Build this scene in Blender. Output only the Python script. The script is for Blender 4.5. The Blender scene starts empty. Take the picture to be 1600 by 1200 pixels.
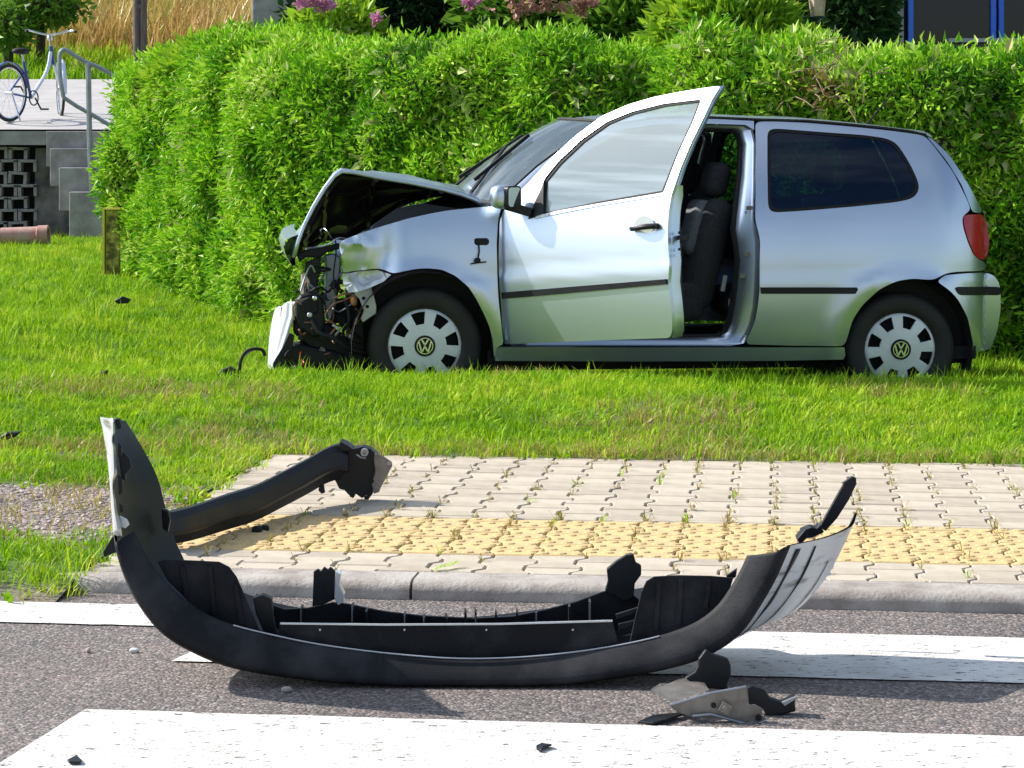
import bpy, bmesh, math, random
from mathutils import Vector, Matrix, noise
from mathutils.geometry import delaunay_2d_cdt
R=math.radians
rnd=random.Random(7)
# ---------------------------------------------------------------- camera, world, sun, exposure
sc=bpy.context.scene; COL=sc.collection
FP=3650.0; HC=1.28; YH=220.0          # focal length in photo pixels, eye height, horizon row
cd=bpy.data.cameras.new('camera'); cam=bpy.data.objects.new('camera',cd); COL.objects.link(cam)
cam.location=(0,0,HC); cam.rotation_euler=(R(90),0,0)
cd.sensor_width=36; cd.lens=FP/1600*36; cd.shift_y=-(600-YH)/1600; cd.clip_start=.1; cd.clip_end=900
sc.camera=cam
SUN_EL=R(36); SUN_B=R(18)             # elevation; angle the sun stands beyond the picture plane, from the left
SD=Vector((-math.cos(SUN_EL)*math.cos(SUN_B), math.cos(SUN_EL)*math.sin(SUN_B), math.sin(SUN_EL)))
sl=bpy.data.lights.new('sun','SUN'); sl.energy=5.0; sl.angle=R(.55); sl.color=(1,.955,.88)
so=bpy.data.objects.new('sun',sl); COL.objects.link(so); so.rotation_euler=SD.to_track_quat('Z','Y').to_euler()
W=bpy.data.worlds.new('World'); sc.world=W; W.use_nodes=True
n=W.node_tree.nodes; L=W.node_tree.links; n.clear()
sky=n.new('ShaderNodeTexSky'); sky.sky_type='NISHITA'; sky.sun_disc=False
sky.sun_elevation=SUN_EL; sky.sun_rotation=math.atan2(SD.x,SD.y); sky.air_density=1; sky.dust_density=.5; sky.ozone_density=2.0
tc=n.new('ShaderNodeTexCoord'); mp=n.new('ShaderNodeMapping'); mp.inputs['Scale'].default_value=(1.2,1.6,3.2)
nz=n.new('ShaderNodeTexNoise'); nz.inputs['Scale'].default_value=1.7; nz.inputs['Detail'].default_value=8; nz.inputs['Roughness'].default_value=.58
rp=n.new('ShaderNodeValToRGB'); rp.color_ramp.elements[0].position=.46; rp.color_ramp.elements[1].position=.68
mx=n.new('ShaderNodeMix'); mx.data_type='RGBA'; mx.inputs[7].default_value=(6.3,6.5,6.9,1)
bg=n.new('ShaderNodeBackground'); bg.inputs[1].default_value=.10; ow=n.new('ShaderNodeOutputWorld')
L.new(tc.outputs['Generated'],mp.inputs[0]); L.new(mp.outputs[0],nz.inputs['Vector']); L.new(nz.outputs[0],rp.inputs[0])
L.new(rp.outputs[0],mx.inputs[0]); L.new(sky.outputs[0],mx.inputs[6]); 
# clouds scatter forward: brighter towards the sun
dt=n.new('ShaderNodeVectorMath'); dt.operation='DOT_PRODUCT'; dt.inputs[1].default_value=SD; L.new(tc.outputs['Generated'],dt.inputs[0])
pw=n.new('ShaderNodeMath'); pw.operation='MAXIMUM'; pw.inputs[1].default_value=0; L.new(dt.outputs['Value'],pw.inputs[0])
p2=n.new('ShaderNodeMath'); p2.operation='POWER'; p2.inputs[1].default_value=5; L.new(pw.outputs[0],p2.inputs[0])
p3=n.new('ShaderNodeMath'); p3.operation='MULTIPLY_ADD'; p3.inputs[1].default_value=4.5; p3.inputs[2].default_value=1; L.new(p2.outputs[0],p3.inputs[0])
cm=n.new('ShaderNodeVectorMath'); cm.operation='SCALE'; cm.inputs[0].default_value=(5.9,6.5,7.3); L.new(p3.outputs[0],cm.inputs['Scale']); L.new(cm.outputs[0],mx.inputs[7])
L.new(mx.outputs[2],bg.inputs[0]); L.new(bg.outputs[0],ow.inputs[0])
vs=sc.view_settings; vs.view_transform='Standard'; vs.look='None'; vs.gamma=1; vs.exposure=.65; vs.use_curve_mapping=False
# ---------------------------------------------------------------- helpers
def P(px,py,Y): return Vector(((px-800)/FP*Y, Y, HC-(py-YH)/FP*Y))
AZ=R(6.6); CU=Vector((math.cos(AZ),-math.sin(AZ),0)); CV=Vector((math.sin(AZ),math.cos(AZ),0))
def UV(u,v,z=0): return CU*u+CV*v+Vector((0,0,z))
def sst(a,b,x):
    t=max(0.,min(1.,(x-a)/(b-a))); return t*t*(3-2*t)
def ns(x,y,z=0): return noise.noise(Vector((x,y,z)))
class Thing:
    def __init__(s,name,label=None,cat=None,M=None,group=None,kind=None):
        o=bpy.data.objects.new(name,None); COL.objects.link(o); o.matrix_world=M if M is not None else Matrix()
        o.empty_display_size=.1; s.o=o; s.inv=(M if M is not None else Matrix()).inverted()
        if label: o['label']=label
        if cat: o['category']=cat
        if group: o['group']=group
        if kind: o['kind']=kind
def T(x,y,z=0): return Matrix.Translation((x,y,z))
def link(name,me,mats,parent=None,loc=None,label=None,cat=None,group=None,kind=None):
    o=bpy.data.objects.new(name,me); COL.objects.link(o)
    for m in (mats if isinstance(mats,(list,tuple)) else [mats]): me.materials.append(m)
    if parent is not None: o.parent=parent
    if label: o['label']=label
    if cat: o['category']=cat
    if group: o['group']=group
    if kind: o['kind']=kind
    return o
def mesh(name,V,Fc,mat,th=None,smooth=True,parent=None,auto=35,mi=None,**k):
    """V in world coordinates; th is the Thing it belongs to, parent an object (part) under it"""
    V=[Vector(v) for v in V]
    if th is not None: V=[th.inv@v for v in V]; off=None
    else:
        xs=[v.x for v in V]; ys=[v.y for v in V]; off=Vector(((min(xs)+max(xs))/2,(min(ys)+max(ys))/2,min(v.z for v in V)))
        V=[v-off for v in V]
    me=bpy.data.meshes.new(name); me.from_pydata([tuple(v) for v in V],[],[tuple(f) for f in Fc]); me.validate(); me.update()
    bm=bmesh.new(); bm.from_mesh(me); bmesh.ops.recalc_face_normals(bm,faces=bm.faces) if k.pop('recalc',True) else None
    bm.to_mesh(me); bm.free()
    if smooth:
        me.polygons.foreach_set('use_smooth',[True]*len(me.polygons)); me.set_sharp_from_angle(angle=R(auto))
    if mi:
        for p,i in zip(me.polygons,mi): p.material_index=i
    o=link(name,me,mat,parent if parent is not None else (th.o if th else None),**k)
    if off is not None: o.location=off
    return o
def bevel(o,w=.005,s=2):
    m=o.modifiers.new('bevel','BEVEL'); m.width=w; m.segments=s; m.limit_method='ANGLE'; m.angle_limit=R(40); return o
def solid(o,t,mo=0,off=-1):
    m=o.modifiers.new('solid','SOLIDIFY'); m.thickness=t; m.material_offset=mo; m.offset=off; m.material_offset_rim=0; return o
class MB:
    def __init__(s): s.V=[]; s.F=[]
    def add(s,V,Fc):
        b=len(s.V); s.V+=[Vector(v) for v in V]; s.F+=[[i+b for i in f] for f in Fc]; return s
    def box(s,c,sz,M=None):
        hx,hy,hz=[a/2 for a in sz]; M=M or Matrix(); c=Vector(c)
        V=[c+M.to_3x3()@Vector((x*hx,y*hy,z*hz)) for x in(-1,1) for y in(-1,1) for z in(-1,1)]
        return s.add(V,[(0,1,3,2),(4,6,7,5),(0,4,5,1),(2,3,7,6),(0,2,6,4),(1,5,7,3)])
    def bar(s,a,b,w,h,up=Vector((0,0,1))):
        a=Vector(a);b=Vector(b);d=(b-a).normalized(); x=d.cross(up)
        if x.length<.01: x=d.cross(Vector((1,0,0)))
        x.normalize(); y=x.cross(d)
        V=[p+x*i*w/2+y*j*h/2 for p in(a,b) for i,j in((-1,-1),(1,-1),(1,1),(-1,1))]
        return s.add(V,[(0,1,2,3),(7,6,5,4),(0,4,5,1),(1,5,6,2),(2,6,7,3),(3,7,4,0)])
    def tube(s,pts,r,n=8,closed=False):
        pts=[Vector(p) for p in pts]; m=len(pts); V=[]; rr=r if isinstance(r,(list,tuple)) else [r]*m; prev=None
        for i,p in enumerate(pts):
            if closed: d=pts[(i+1)%m]-pts[i-1]
            else: d=pts[min(i+1,m-1)]-pts[max(i-1,0)]
            d.normalize()
            if prev is None:
                a=d.cross(Vector((0,0,1)));
                if a.length<.05: a=d.cross(Vector((0,1,0)))
            else: a=prev-d*prev.dot(d)
            a.normalize(); prev=a; b=d.cross(a)
            V+=[p+(a*math.cos(2*math.pi*k/n)+b*math.sin(2*math.pi*k/n))*rr[i] for k in range(n)]
        Fc=[]
        for i in range(m if closed else m-1):
            j=(i+1)%m
            for k in range(n): Fc.append((i*n+k,i*n+(k+1)%n,j*n+(k+1)%n,j*n+k))
        if not closed: Fc+= [tuple(range(n))[::-1], tuple((m-1)*n+k for k in range(n))]
        return s.add(V,Fc)
    def lathe(s,c,ax,prof,n=32,ref=Vector((0,0,1))):
        """prof: (distance along ax, radius)"""
        ax=Vector(ax).normalized(); a=ax.cross(ref).normalized() if ax.cross(ref).length>.01 else Vector((1,0,0)); b=ax.cross(a); c=Vector(c); V=[]
        for h,r in prof: V+=[c+ax*h+(a*math.cos(2*math.pi*k/n)+b*math.sin(2*math.pi*k/n))*max(r,1e-4) for k in range(n)]
        Fc=[(i*n+k,i*n+(k+1)%n,(i+1)*n+(k+1)%n,(i+1)*n+k) for i in range(len(prof)-1) for k in range(n)]
        return s.add(V,Fc)
    def prism(s,front,vec):
        """closed polygon (3d points) pushed along vec"""
        front=[Vector(p) for p in front]; m=len(front); vec=Vector(vec)
        V=front+[p+vec for p in front]
        Fc=[tuple(range(m)),tuple(range(2*m-1,m-1,-1))]+[(i,i+m,(i+1)%m+m,(i+1)%m) for i in range(m)]
        return s.add(V,Fc)
    def build(s,name,mat,th=None,**k): return mesh(name,s.V,s.F,mat,th,**k)
def crom(pts,k=4,closed=False):
    m=len(pts); out=[]
    for i in range(m if closed else m-1):
        g=lambda j: pts[j%m] if closed else pts[max(0,min(m-1,j))]
        a,b,c,d=g(i-1),g(i),g(i+1),g(i+2)
        for q in range(k):
            t=q/k; out.append(tuple(.5*(2*b[e]+(c[e]-a[e])*t+(2*a[e]-5*b[e]+4*c[e]-d[e])*t*t+(3*b[e]-a[e]-3*c[e]+d[e])*t**3) for e in range(len(b))))
    if not closed: out.append(tuple(pts[-1]))
    return out
def loft(rows,closed=False):
    m=len(rows[0]); V=[p for r in rows for p in r]
    Fc=[(i*m+j,i*m+(j+1)%m,(i+1)*m+(j+1)%m,(i+1)*m+j) for i in range(len(rows)-1) for j in range(m if closed else m-1)]
    return V,Fc
def resamp(pts,step,it=0):
    out=[]; m=len(pts)
    for i in range(m):
        a=pts[i];b=pts[(i+1)%m]; d=math.dist(a,b); q=max(1,round(d/step))
        out+=[(a[0]+(b[0]-a[0])*t/q,a[1]+(b[1]-a[1])*t/q) for t in range(q)]
    for _ in range(it): out=[((out[i-1][0]+2*out[i][0]+out[(i+1)%len(out)][0])/4,(out[i-1][1]+2*out[i][1]+out[(i+1)%len(out)][1])/4) for i in range(len(out))]
    return out
def inside(p,poly):
    c=False; x,y=p; m=len(poly)
    for i in range(m):
        a=poly[i];b=poly[i-1]
        if (a[1]>y)!=(b[1]>y) and x<(b[0]-a[0])*(y-a[1])/(b[1]-a[1])+a[0]: c=not c
    return c
def cdt(outline,holes,step):
    loops=[outline]+holes; pts=[];edges=[]
    for lp in loops:
        b=len(pts); pts+=[Vector(p) for p in lp]; edges+=[(b+i,b+(i+1)%len(lp)) for i in range(len(lp))]
    xs=[p[0] for p in outline]; ys=[p[1] for p in outline]
    y=min(ys)+step*.5; r=0
    while y<max(ys):
        x=min(xs)+(step*.5 if r%2 else 0)
        while x<max(xs):
            if inside((x,y),outline) and not any(inside((x,y),h) for h in holes):
                x+=step*rnd.uniform(-.06,.06)
                if all((x-q[0])**2+(y-q[1])**2>(step*.45)**2 for q in pts[:sum(map(len,loops))]): pts.append(Vector((x,y)))
            x+=step
        y+=step*.87; r+=1
    v,e,f,*_=delaunay_2d_cdt(pts,edges,[],0,1e-6)
    F2=[]
    for t in f:
        c=((v[t[0]].x+v[t[1]].x+v[t[2]].x)/3,(v[t[0]].y+v[t[1]].y+v[t[2]].y)/3)
        if inside(c,outline) and not any(inside(c,h) for h in holes): F2.append(list(t))
    return v,F2
# ---------------------------------------------------------------- materials
def node(nt,t,**k):
    x=nt.nodes.new(t)
    for a,b in k.items():
        if a in('i',):
            for kk,vv in b.items(): x.inputs[kk].default_value=vv
        else: setattr(x,a,b)
    return x
def c4(c): return (*c,1) if len(c)==3 else c
def mat(name,col,rough=.6,metal=0,col2=None,scale=20,detail=5,bump=0,bscale=None,spec=.5,coat=0,rvar=0,ramp=(.35,.65),trans=0,stretch=None,rot=0):
    m=bpy.data.materials.new(name); m.use_nodes=True; nt=m.node_tree; b=nt.nodes['Principled BSDF']; l=nt.links
    b.inputs['Base Color'].default_value=c4(col); b.inputs['Roughness'].default_value=rough; b.inputs['Metallic'].default_value=metal
    b.inputs['Specular IOR Level'].default_value=spec; b.inputs['Coat Weight'].default_value=coat; b.inputs['Coat Roughness'].default_value=.06
    tc=node(nt,'ShaderNodeTexCoord'); src=tc.outputs['Object']
    if stretch:
        mp=node(nt,'ShaderNodeMapping'); mp.inputs['Scale'].default_value=stretch; mp.inputs['Rotation'].default_value=(0,R(rot),0); mp.vector_type='TEXTURE' if 0 else 'POINT'; l.new(src,mp.inputs[0]); src=mp.outputs[0]
    if col2 is not None or rvar:
        nz=node(nt,'ShaderNodeTexNoise',i={'Scale':scale,'Detail':detail,'Roughness':.6}); l.new(src,nz.inputs['Vector'])
    if col2 is not None:
        r=node(nt,'ShaderNodeValToRGB'); r.color_ramp.elements[0].position=ramp[0]; r.color_ramp.elements[1].position=ramp[1]
        r.color_ramp.elements[0].color=c4(col); r.color_ramp.elements[1].color=c4(col2); l.new(nz.outputs[0],r.inputs[0]); l.new(r.outputs[0],b.inputs['Base Color'])
    if rvar:
        mr=node(nt,'ShaderNodeMapRange',i={1:.3,2:.7,3:rough-rvar,4:rough+rvar}); l.new(nz.outputs[0],mr.inputs[0]); l.new(mr.outputs[0],b.inputs['Roughness'])
    if bump:
        nb=node(nt,'ShaderNodeTexNoise',i={'Scale':bscale or scale*4,'Detail':6,'Roughness':.65}); l.new(src,nb.inputs['Vector'])
        bp=node(nt,'ShaderNodeBump',i={'Strength':bump,'Distance':.01}); l.new(nb.outputs[0],bp.inputs['Height']); l.new(bp.outputs[0],b.inputs['Normal'])
    return m
def leafmat(name,cols,trans=.3,nscale=1.2,dry=None,drycol=(.25,.16,.06),attr=False,rough=.42):
    """leaf colour drawn per leaf clump, shifted by slow noise; optional dead patch (centre, radius)"""
    m=bpy.data.materials.new(name); m.use_nodes=True; nt=m.node_tree; b=nt.nodes['Principled BSDF']; l=nt.links
    oi=node(nt,'ShaderNodeObjectInfo') if not attr else None; at_=node(nt,'ShaderNodeAttribute',attribute_name='rnd') if attr else None; rnd_out=at_.outputs['Fac'] if attr else oi.outputs['Random']
    g=node(nt,'ShaderNodeNewGeometry'); nz=node(nt,'ShaderNodeTexNoise',i={'Scale':nscale,'Detail':4,'Roughness':.6})
    l.new(g.outputs['Position'],nz.inputs['Vector'])
    a=node(nt,'ShaderNodeMath',operation='MULTIPLY_ADD',i={1:.55}); l.new(rnd_out,a.inputs[0])
    a2=node(nt,'ShaderNodeMapRange',i={1:.3,2:.7,3:0,4:.45}); l.new(nz.outputs[0],a2.inputs[0]); l.new(a2.outputs[0],a.inputs[2])
    r=node(nt,'ShaderNodeValToRGB'); r.color_ramp.elements[0].color=c4(cols[0]); r.color_ramp.elements[1].color=c4(cols[-1]); r.color_ramp.elements[0].position=.05; r.color_ramp.elements[1].position=.97
    for i,c in enumerate(cols[1:-1]): e=r.color_ramp.elements.new((i+1)/(len(cols)-1)); e.color=c4(c)
    l.new(a.outputs[0],r.inputs[0]); col=r.outputs[0]
    if dry:
        for (cx,cy,cz,rad) in dry:
            vd=node(nt,'ShaderNodeVectorMath',operation='DISTANCE'); vd.inputs[1].default_value=(cx,cy,cz); l.new(g.outputs['Position'],vd.inputs[0])
            ad=node(nt,'ShaderNodeMath',operation='MULTIPLY_ADD',i={1:.6*rad}); l.new(rnd_out,ad.inputs[0]); l.new(vd.outputs['Value'],ad.inputs[2])
            mr=node(nt,'ShaderNodeMapRange',i={1:rad*.95,2:rad*1.25,3:1,4:0}); l.new(ad.outputs[0],mr.inputs[0])
            mxx=node(nt,'ShaderNodeMix',data_type='RGBA'); mxx.inputs[7].default_value=c4(drycol); l.new(mr.outputs[0],mxx.inputs[0]); l.new(col,mxx.inputs[6]); col=mxx.outputs[2]
    l.new(col,b.inputs['Base Color']); b.inputs['Roughness'].default_value=rough; b.inputs['Specular IOR Level'].default_value=.22
    tr=node(nt,'ShaderNodeBsdfTranslucent'); l.new(col,tr.inputs['Color']); ms=node(nt,'ShaderNodeMixShader',i={0:trans})
    l.new(b.outputs[0],ms.inputs[1]); l.new(tr.outputs[0],ms.inputs[2]); l.new(ms.outputs[0],nt.nodes['Material Output'].inputs[0])
    return m
def glassmat(name,tint,ior=1.5,rough=.02,sky_sheen=0,sheen_col=(.6,.74,.76)):
    m=bpy.data.materials.new(name); m.use_nodes=True; nt=m.node_tree; l=nt.links; nt.nodes.remove(nt.nodes['Principled BSDF'])
    t=node(nt,'ShaderNodeBsdfTransparent'); t.inputs[0].default_value=c4(tint); g=node(nt,'ShaderNodeBsdfGlossy',i={'Roughness':rough})
    f=node(nt,'ShaderNodeFresnel',i={'IOR':ior}); ms=node(nt,'ShaderNodeMixShader'); l.new(f.outputs[0],ms.inputs[0]); l.new(t.outputs[0],ms.inputs[1]); l.new(g.outputs[0],ms.inputs[2])
    o_=ms.outputs[0]
    if sky_sheen:  # diffuse share paints the sky's reflection into the glass colour
        df=node(nt,'ShaderNodeBsdfDiffuse'); df.inputs[0].default_value=c4(sheen_col); m2=node(nt,'ShaderNodeMixShader',i={0:sky_sheen}); l.new(o_,m2.inputs[1]); l.new(df.outputs[0],m2.inputs[2]); o_=m2.outputs[0]
    l.new(o_,nt.nodes['Material Output'].inputs[0]); return m
M={}
M['paint']=mat('silver_paint',(.54,.61,.71),.34,.90,(.52,.59,.685),2,1,coat=.5)
M['paint_dull']=mat('silver_paint_scuffed',(.62,.64,.66),.42,.5,(.28,.28,.29),7,8,ramp=(.52,.70),stretch=(1,5,1),bump=.1)
M['white_paint_plastic']=mat('pale_painted_plastic',(.56,.58,.61),.4,.2,(.44,.46,.49),5,4)
M['plastic']=mat('black_plastic',(.007,.008,.010),.45,0,(.012,.013,.016),14,6,bump=.1,bscale=160,rvar=.08,spec=.28)
M['plastic_grain']=mat('black_grained_plastic',(.008,.009,.012),.62,0,(.05,.05,.054),7,9,ramp=(.46,.82),bump=.2,bscale=300,rvar=.07,spec=.2)
M['rubber']=mat('rubber',(.008,.008,.008),.7,0,(.013,.013,.013),30,5,spec=.3)
M['tyre']=mat('tyre_rubber',(.009,.009,.009),.7,0,(.02,.018,.016),9,6,bump=.25,bscale=70)
M['dark']=mat('dark_underbody',(.008,.008,.009),.8)
M['hoodin']=mat('hood_inner_black',(.008,.008,.01),.4,0,(.016,.016,.018),6,4)
M['cap']=mat('hubcap_silver',(.70,.72,.76),.42,.3,(.60,.62,.65),8,6)
M['steel']=mat('dull_steel',(.25,.23,.21),.55,.6,(.14,.12,.1),16,7,bump=.2)
M['zinc']=mat('galvanised_steel',(.35,.37,.4),.45,.7,(.26,.28,.3),12,5)
M['fabric']=mat('dark_seat_fabric',(.018,.019,.022),.9,0,(.03,.031,.035),60,4,bump=.3)
M['fabric2']=mat('grey_seat_fabric',(.16,.17,.19),.9,0,(.10,.11,.12),60,4,bump=.3)
M['trim']=mat('dark_interior_trim',(.016,.016,.018),.7,0,(.025,.025,.027),30,4)
M['red']=mat('red_lens',(.55,.003,.02),.25,0,(.42,.003,.015),25,2,coat=.2,stretch=(1,1,6))
M['orange']=mat('amber_lens',(.75,.22,.03),.2,0,coat=.6)
M['glass']=glassmat('car_glass',(.5,.62,.62),3.3,sky_sheen=.24)  # pale diffuse share stands in for bright sky mirrored in the door window
M['glass_clear']=glassmat('windscreen_glass',(.68,.78,.78),2.6,sky_sheen=.10)
M['glass_tint']=glassmat('tinted_glass',(.14,.24,.42),1.4,sky_sheen=.025,sheen_col=(.1,.3,.9))
M['mirror']=mat('mirror_glass',(.55,.58,.6),.03,1)
M['chrome']=mat('chrome',(.7,.72,.75),.2,1)
M['wire']=mat('copper_brown_wire',(.30,.13,.07),.5)
M['blue']=mat('blue_paint',(.02,.12,.62),.4,0,(.02,.16,.75),20,3)
# ---------------------------------------------------------------- scatter helper
HID=bpy.data.collections.new('leaf_sources')
def srccol(name,objs):
    c=bpy.data.collections.new(name)
    for o in objs: c.objects.link(o)
    return c
def blade_clump(name,m,nb,rad,h0,h1,w,seed,lean=.5):
    r=random.Random(seed); V=[];Fc=[]
    for _ in range(nb):
        a=r.random()*6.283; q=rad*math.sqrt(r.random()); x,y=q*math.cos(a),q*math.sin(a); h=r.uniform(h0,h1); t=r.random()*6.283
        dx,dy=math.cos(t),math.sin(t); ln=r.uniform(.1,lean)*h; ww=w*r.uniform(.6,1.2); sx,sy=-dy*ww,dx*ww; b=len(V)
        V+=[(x-sx,y-sy,-.01),(x+sx,y+sy,-.01),(x-sx*.8+dx*ln*.35,y-sy*.8+dy*ln*.35,h*.55),(x+sx*.8+dx*ln*.35,y+sy*.8+dy*ln*.35,h*.55),(x+dx*ln,y+dy*ln,h)]
        Fc+=[(b,b+1,b+3,b+2),(b+2,b+3,b+4)]
    me=bpy.data.meshes.new(name); me.from_pydata(V,[],Fc); me.materials.append(m); return bpy.data.objects.new(name,me)
def leaf_clump(name,m,nl,rad,ls,seed,aspect=.5,up=.3):
    r=random.Random(seed); V=[];Fc=[]
    for _ in range(nl):
        d=Vector((r.gauss(0,1),r.gauss(0,1),r.gauss(0,1)+up)); d.normalize(); c=d*rad*r.uniform(.15,1)
        ax=(d+Vector((r.gauss(0,.5),r.gauss(0,.5),r.gauss(0,.5)))).normalized(); s=ax.cross(Vector((r.gauss(0,1),r.gauss(0,1),r.gauss(0,1)))).normalized(); nn=ax.cross(s)
        l=ls*r.uniform(.6,1.25); w=l*aspect; b=len(V)
        V+=[c,c+ax*l*.4+s*w*.5+nn*l*.08,c+ax*l-nn*l*.12,c+ax*l*.4-s*w*.5+nn*l*.08]
        Fc+=[(b,b+1,b+2),(b,b+2,b+3)]
    me=bpy.data.meshes.new(name); me.from_pydata([tuple(v) for v in V],[],Fc); me.materials.append(m); return bpy.data.objects.new(name,me)
def scatter(obj,coll,density,smin,smax,seed=1,align=False,attr='dens',real=False):
    nt=bpy.data.node_groups.new('scatter','GeometryNodeTree'); nt.interface.new_socket('Geometry',in_out='INPUT',socket_type='NodeSocketGeometry'); nt.interface.new_socket('Geometry',in_out='OUTPUT',socket_type='NodeSocketGeometry')
    gi=nt.nodes.new('NodeGroupInput'); go=nt.nodes.new('NodeGroupOutput'); l=nt.links
    dp=nt.nodes.new('GeometryNodeDistributePointsOnFaces'); dp.inputs['Seed'].default_value=seed
    na=nt.nodes.new('GeometryNodeInputNamedAttribute'); na.data_type='FLOAT'; na.inputs[0].default_value=attr
    mu=nt.nodes.new('ShaderNodeMath'); mu.operation='MULTIPLY'; mu.inputs[1].default_value=density
    l.new(na.outputs[0],mu.inputs[0]); l.new(mu.outputs[0],dp.inputs['Density'])
    ci=nt.nodes.new('GeometryNodeCollectionInfo'); ci.inputs[0].default_value=coll; ci.inputs['Separate Children'].default_value=True; ci.inputs['Reset Children'].default_value=True
    ip=nt.nodes.new('GeometryNodeInstanceOnPoints'); ip.inputs['Pick Instance'].default_value=True
    rv=nt.nodes.new('FunctionNodeRandomValue'); rv.data_type='FLOAT_VECTOR'; rv.inputs[0].default_value=(-.25,-.25,0) if not align else (-.6,-.6,0); rv.inputs[1].default_value=(.25,.25,6.283) if not align else (.6,.6,6.283); rv.inputs['Seed'].default_value=seed+5
    rs=nt.nodes.new('FunctionNodeRandomValue'); rs.data_type='FLOAT'; rs.inputs[2].default_value=smin; rs.inputs[3].default_value=smax; rs.inputs['Seed'].default_value=seed+9
    l.new(gi.outputs[0],dp.inputs['Mesh']); l.new(dp.outputs['Points'],ip.inputs['Points']); l.new(ci.outputs[0],ip.inputs['Instance'])
    if align:
        rr=nt.nodes.new('FunctionNodeRotateEuler'); rr.space='LOCAL'; l.new(dp.outputs['Rotation'],rr.inputs[0]); l.new(rv.outputs[0],rr.inputs[1] if rr.inputs[1].name!='Axis' else rr.inputs['Rotate By']); l.new(rr.outputs[0],ip.inputs['Rotation'])
    else: l.new(rv.outputs[0],ip.inputs['Rotation'])
    l.new(rs.outputs[1],ip.inputs['Scale'])
    jg=nt.nodes.new('GeometryNodeJoinGeometry'); l.new(gi.outputs[0],jg.inputs[0]); io=ip.outputs[0]
    if real:
        sn=nt.nodes.new('GeometryNodeStoreNamedAttribute'); sn.data_type='FLOAT'; sn.domain='INSTANCE'; sn.inputs['Name'].default_value='rnd'
        r3_=nt.nodes.new('FunctionNodeRandomValue'); r3_.data_type='FLOAT'; r3_.inputs['Seed'].default_value=seed+77
        l.new(io,sn.inputs[0]); l.new(r3_.outputs[1],[i for i in sn.inputs if i.name=='Value' and i.enabled][0]); re_=nt.nodes.new('GeometryNodeRealizeInstances'); l.new(sn.outputs[0],re_.inputs[0]); io=re_.outputs[0]
    l.new(io,jg.inputs[0]); l.new(jg.outputs[0],go.inputs[0])
    md=obj.modifiers.new('scatter','NODES'); md.node_group=nt
def setattr_(o,vals,name='dens'):
    a=o.data.attributes.new(name,'FLOAT','POINT'); a.data.foreach_set('value',vals)
# ---------------------------------------------------------------- ground
V_KERB=6.44; V_PAV=6.59; V_Y0=6.90; V_Y1=7.55; V_P1=9.03; U_L=-2.0; PZ=.05
def gz(u,v):
    p=UV(u,v); X,Y=p.x,p.y
    z=.05*sst(6.2,6.6,v)+.105*sst(9.1,10.6,v)-.195*sst(11.05,11.6,v)*sst(-3.4,-1.7,X)+.06*sst(12.5,16,v)+.05*sst(15,24,v)-.03*sst(11.05,11.6,v)*(1-sst(-3.4,-1.7,X))
    z+=1.08*sst(25.75,26.05,Y)+.10*max(0,Y-26)+.16*max(0,Y-36)*.35
    z+=.012*ns(X*1.1,Y*1.1)+(.004*ns(X*5,Y*5) if Y<14 else 0)
    return z
def frange(a,b,s):
    k=max(1,round((b-a)/s)); return [a+(b-a)*i/k for i in range(k)]
us=frange(-120,-20,10)+frange(-20,-6,.7)+frange(-6,U_L,.08)+frange(U_L,2.6,.08)+frange(2.6,8,.5)+frange(8,120,8)+[120]
vsn=frange(6.27,V_P1,.07); vsf=frange(V_P1,13,.07)+frange(13,19,.2)+frange(19,25,.6)+frange(25,27,.08)+frange(27,40,1)+frange(40,320,8)+[320]
gm=bpy.data.materials.new('lawn_soil'); gm.use_nodes=True; nt=gm.node_tree; b=nt.nodes['Principled BSDF']; l=nt.links
g=node(nt,'ShaderNodeNewGeometry'); nz=node(nt,'ShaderNodeTexNoise',i={'Scale':1.3,'Detail':8,'Roughness':.7}); l.new(g.outputs['Position'],nz.inputs['Vector'])
r=node(nt,'ShaderNodeValToRGB'); e=r.color_ramp.elements; e[0].position=.3; e[0].color=(.05,.10,.015,1); e[1].position=.7; e[1].color=(.12,.19,.03,1); l.new(nz.outputs[0],r.inputs[0])
at=node(nt,'ShaderNodeAttribute',attribute_name='soil'); mxn=node(nt,'ShaderNodeMix',data_type='RGBA'); mxn.inputs[7].default_value=(.17,.14,.105,1)
at2=node(nt,'ShaderNodeAttribute',attribute_name='meadow'); mx2=node(nt,'ShaderNodeMix',data_type='RGBA')
n3=node(nt,'ShaderNodeTexNoise',i={'Scale':.35,'Detail':6,'Roughness':.65}); l.new(g.outputs['Position'],n3.inputs['Vector'])
r3=node(nt,'ShaderNodeValToRGB'); e=r3.color_ramp.elements; e[0].position=.4; e[0].color=(.42,.20,.07,1); e[1].position=.62; e[1].color=(.22,.27,.05,1); l.new(n3.outputs[0],r3.inputs[0])
l.new(at.outputs['Fac'],mxn.inputs[0]); l.new(r.outputs[0],mxn.inputs[6]); l.new(at2.outputs['Fac'],mx2.inputs[0]); l.new(mxn.outputs[2],mx2.inputs[6]); l.new(r3.outputs[0],mx2.inputs[7]); l.new(mx2.outputs[2],b.inputs['Base Color'])
b.inputs['Roughness'].default_value=.95; nb=node(nt,'ShaderNodeTexNoise',i={'Scale':60,'Detail':6}); bp=node(nt,'ShaderNodeBump',i={'Strength':.6,'Distance':.02}); l.new(g.outputs['Position'],nb.inputs['Vector']); l.new(nb.outputs[0],bp.inputs['Height']); l.new(bp.outputs[0],b.inputs['Normal'])
V=[];Fc=[];UVs=[]
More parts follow.
